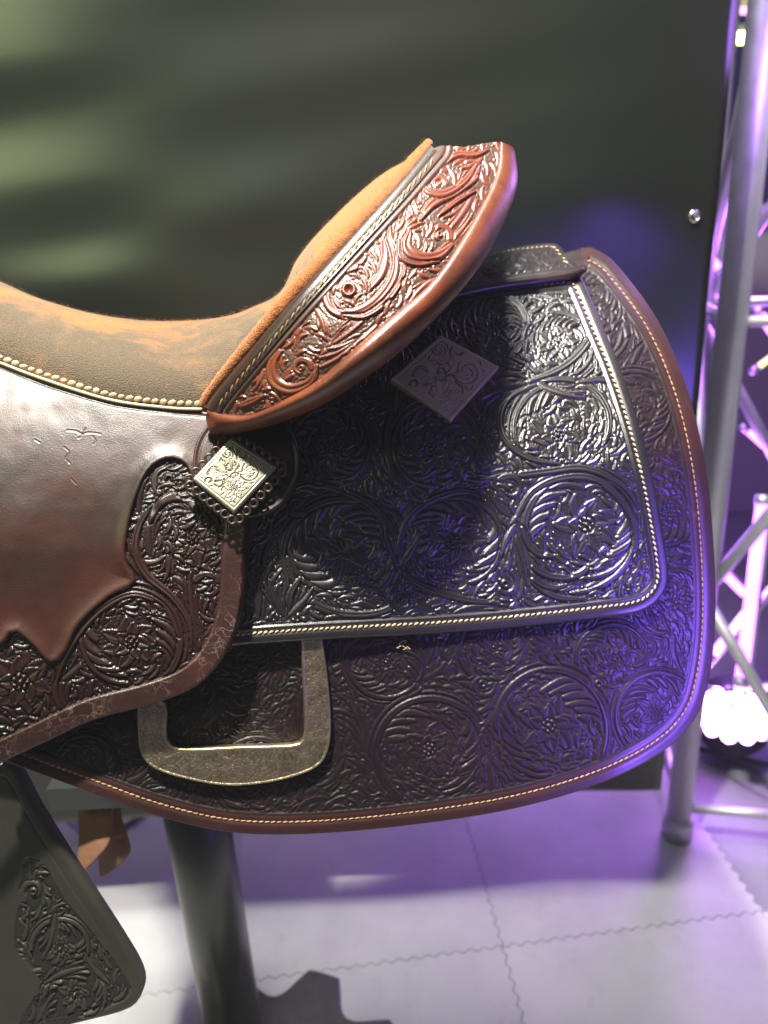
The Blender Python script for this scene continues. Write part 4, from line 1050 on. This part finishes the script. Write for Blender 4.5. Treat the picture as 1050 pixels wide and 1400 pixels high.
led(G(1020,838,1.62), G(975,895,1.62), .009, 'slanting light tube touching the skirt edge, lower of two', (.7, .2, 1.))
led(G(962,428,1.75), G(997,366,1.75), .010, 'bright slanting light tube beside the banner edge above the skirt')
led(G(966,352,1.78), G(982,366,1.78), .010, 'small light tube above the slanting one by the banner edge')
led(G(1006,14,2.3), G(1045,16,2.3), .010, 'pink light tube across the top right corner', (1., .35, .95), 3)
led(G(1040,430,1.7), G(1056,455,1.7), .009, 'light tube stub at the right picture edge beyond the chord')
led(G(1022,590,1.7), G(1056,620,1.7), .006, 'thin light tube at the right edge below the yellow one')
led(G(1036,502,1.7), G(1058,486,1.7), .007, 'yellow green light tube at the right picture edge', (.9, .85, .12), 2)
led(G(1002,942,1.75), G(1056,940,1.75), .007, 'low horizontal pink light tube above the round lamp', (1., .4, .85), 4)
# round wash light with a cluster of lenses
cL = P(1000, 978, 1.85)
wash = empty('wash_light', tuple(cL-[0, 0, .12]), 'round stage wash light with a cluster of glaring white lenses', 'stage light')
nn = CP-cL; nn = nn/np.linalg.norm(nn); uu = np.cross(nn, [0, 0, 1.]); uu /= np.linalg.norm(uu); vv = np.cross(uu, nn)
V, Fc = tube([cL-nn*.12, cL-nn*.03, cL-nn*.012], [.06, .098, .098], 28); mesh_obj('housing', V, Fc, M_black, wash)
M_lens = mat('lit_lens', (.3, .2, .4), .3, emit=(.70, .36, 1.), es=16.)
for rr_, cnt in ((0, 1), (.034, 6), (.068, 12)):
    for k in range(cnt):
        a = 2*math.pi*k/cnt; q = cL+uu*rr_*math.cos(a)*1.15+vv*rr_*math.sin(a)*.72
        V, Fc = tube([q-nn*.012, q, q+nn*.006], [.0185, .0185, .012], 12); mesh_obj('lens', V, Fc, M_lens, wash)
V, Fc = tube([cL-uu*.11+[0, 0, -.02], cL-uu*.1-[0, 0, .12], cL+uu*.1-[0, 0, .12], cL+uu*.11+[0, 0, -.02]], .008, 8); mesh_obj('yoke', V, Fc, M_black, wash)
# cable crossing in front of the wash light
q = cr([P(968, 938, 1.6), P(1000, 965, 1.58), P(1040, 1000, 1.56), P(1075, 1040, 1.5)], 20)
o = mesh_obj('power_cable', *tube(q, .004, 8), M_alu, origin=tuple(q[0])); tag(o, 'thin grey cable slanting in front of the round stage light', 'cable')
q = cr([ray_z(96,1100,.06), ray_z(118,1135,.02), ray_z(150,1140,.015), ray_z(200,1112,.02)], 24)
o = mesh_obj('floor_cable', *tube(q, .006, 10), M_black, origin=tuple(q[0])); tag(o, 'black cable looping on the floor behind the hanging strings', 'cable')
# far hall beyond: counter, dark partition, tall windowed wall
M_wall = mat('hall_wall', (.38, .35, .26), .8); M_navy = mat('navy_partition', (.05, .04, .26), .6)
M_pan = mat('warm_pane', (.5, .45, .25), .5, emit=(1., .85, .42), es=.55); M_gry = mat('grey_counter', (.33, .33, .31), .6)
def thing_box(name, c_, s_, mt, lab, cat):
    e = empty(name, (c_[0], c_[1], c_[2]-s_[2]/2), lab, cat); V, Fc = box(c_, s_); return e, mesh_obj('body', V, Fc, mt, e, smooth=False)
YW = 7.5
wl = ray_y(1000, 125, YW)
wallo = empty('hall_wall', (wl[0]-1, YW, 0), 'tall warm lit hall wall with window panes seen past the banner edge', 'wall')
V, Fc = box((1., YW+.1, 2.5), (14, .15, 5)); mesh_obj('wall_face', V, Fc, mat('dark_hall_wall', (.10, .10, .12), .8), wallo, smooth=False)
for i in range(5):
    for j in range(2):
        cxx = wl[0]-.6+i*.32; V, Fc = box((cxx, YW-.02, wl[2]+.18+j*.42), (.27, .05, .37)); mesh_obj('window_pane', V, Fc, M_pan, wallo, smooth=False)
p1 = ray_y(1000, 200, 5.); e, b_o = thing_box('partition', (p1[0]+.2, 5., p1[2]/2+.33), (2.2, .08, p1[2]+.66), M_navy, 'dark navy partition panel standing between banner and truss', 'partition')
V, Fc = box((p1[0]+.2, 5., p1[2]+.68), (2.24, .12, .04)); mesh_obj('top_rail', V, Fc, M_navy, e, smooth=False)
p2_ = ray_y(985, 300, 3.4); e, b_o = thing_box('counter', (p2_[0]+.1, 3.4, p2_[2]/2), (1.1, .4, p2_[2]), M_gry, 'pale grey counter standing behind the truss tower', 'counter')
V, Fc = box((p2_[0]+.1, 3.36, p2_[2]+.025), (1.16, .52, .05)); mesh_obj('counter_top', V, Fc, mat('pale_top', (.6, .6, .6), .4), e, smooth=False)
p3 = P(1009, 52, 3.2)
hl = empty('flood_lamp', tuple(p3), 'small glowing yellow green lamp high beside the banner edge', 'lamp')
V, Fc = tube([p3+[-.035, 0, 0], p3+[.0, 0, 0], p3+[.045, 0, 0]], .022, 14); mesh_obj('bulb', V, Fc, mat('lamp_glow', (.5, .5, .2), .4, emit=(.9, 1., .35), es=16.), hl)
V, Fc = box(p3+[0, .03, .035], (.16, .08, .03)); mesh_obj('lamp_shade', V, Fc, M_gry, hl, smooth=False)

# ------------------------------------------------------------------ thin scattering volume, added to imitate the violet lens veil
V, Fc = box((0, 3.5, .85), (22, 16, 4.7)); hz = mesh_obj('veil_volume', V, Fc, bpy.data.materials.new('lens_veil'), origin=(0, 3.5, -1.5), smooth=False)
hz['kind'] = 'stuff'; hm = hz.data.materials[0]; hm.use_nodes = True; nt = hm.node_tree
nt.nodes.remove(nt.nodes['Principled BSDF']); pv = nt.nodes.new('ShaderNodeVolumePrincipled')
pv.inputs['Density'].default_value = .008; pv.inputs['Color'].default_value = (.9, .9, .95, 1)
nt.links.new(pv.outputs[0], nt.nodes['Material Output'].inputs['Volume'])
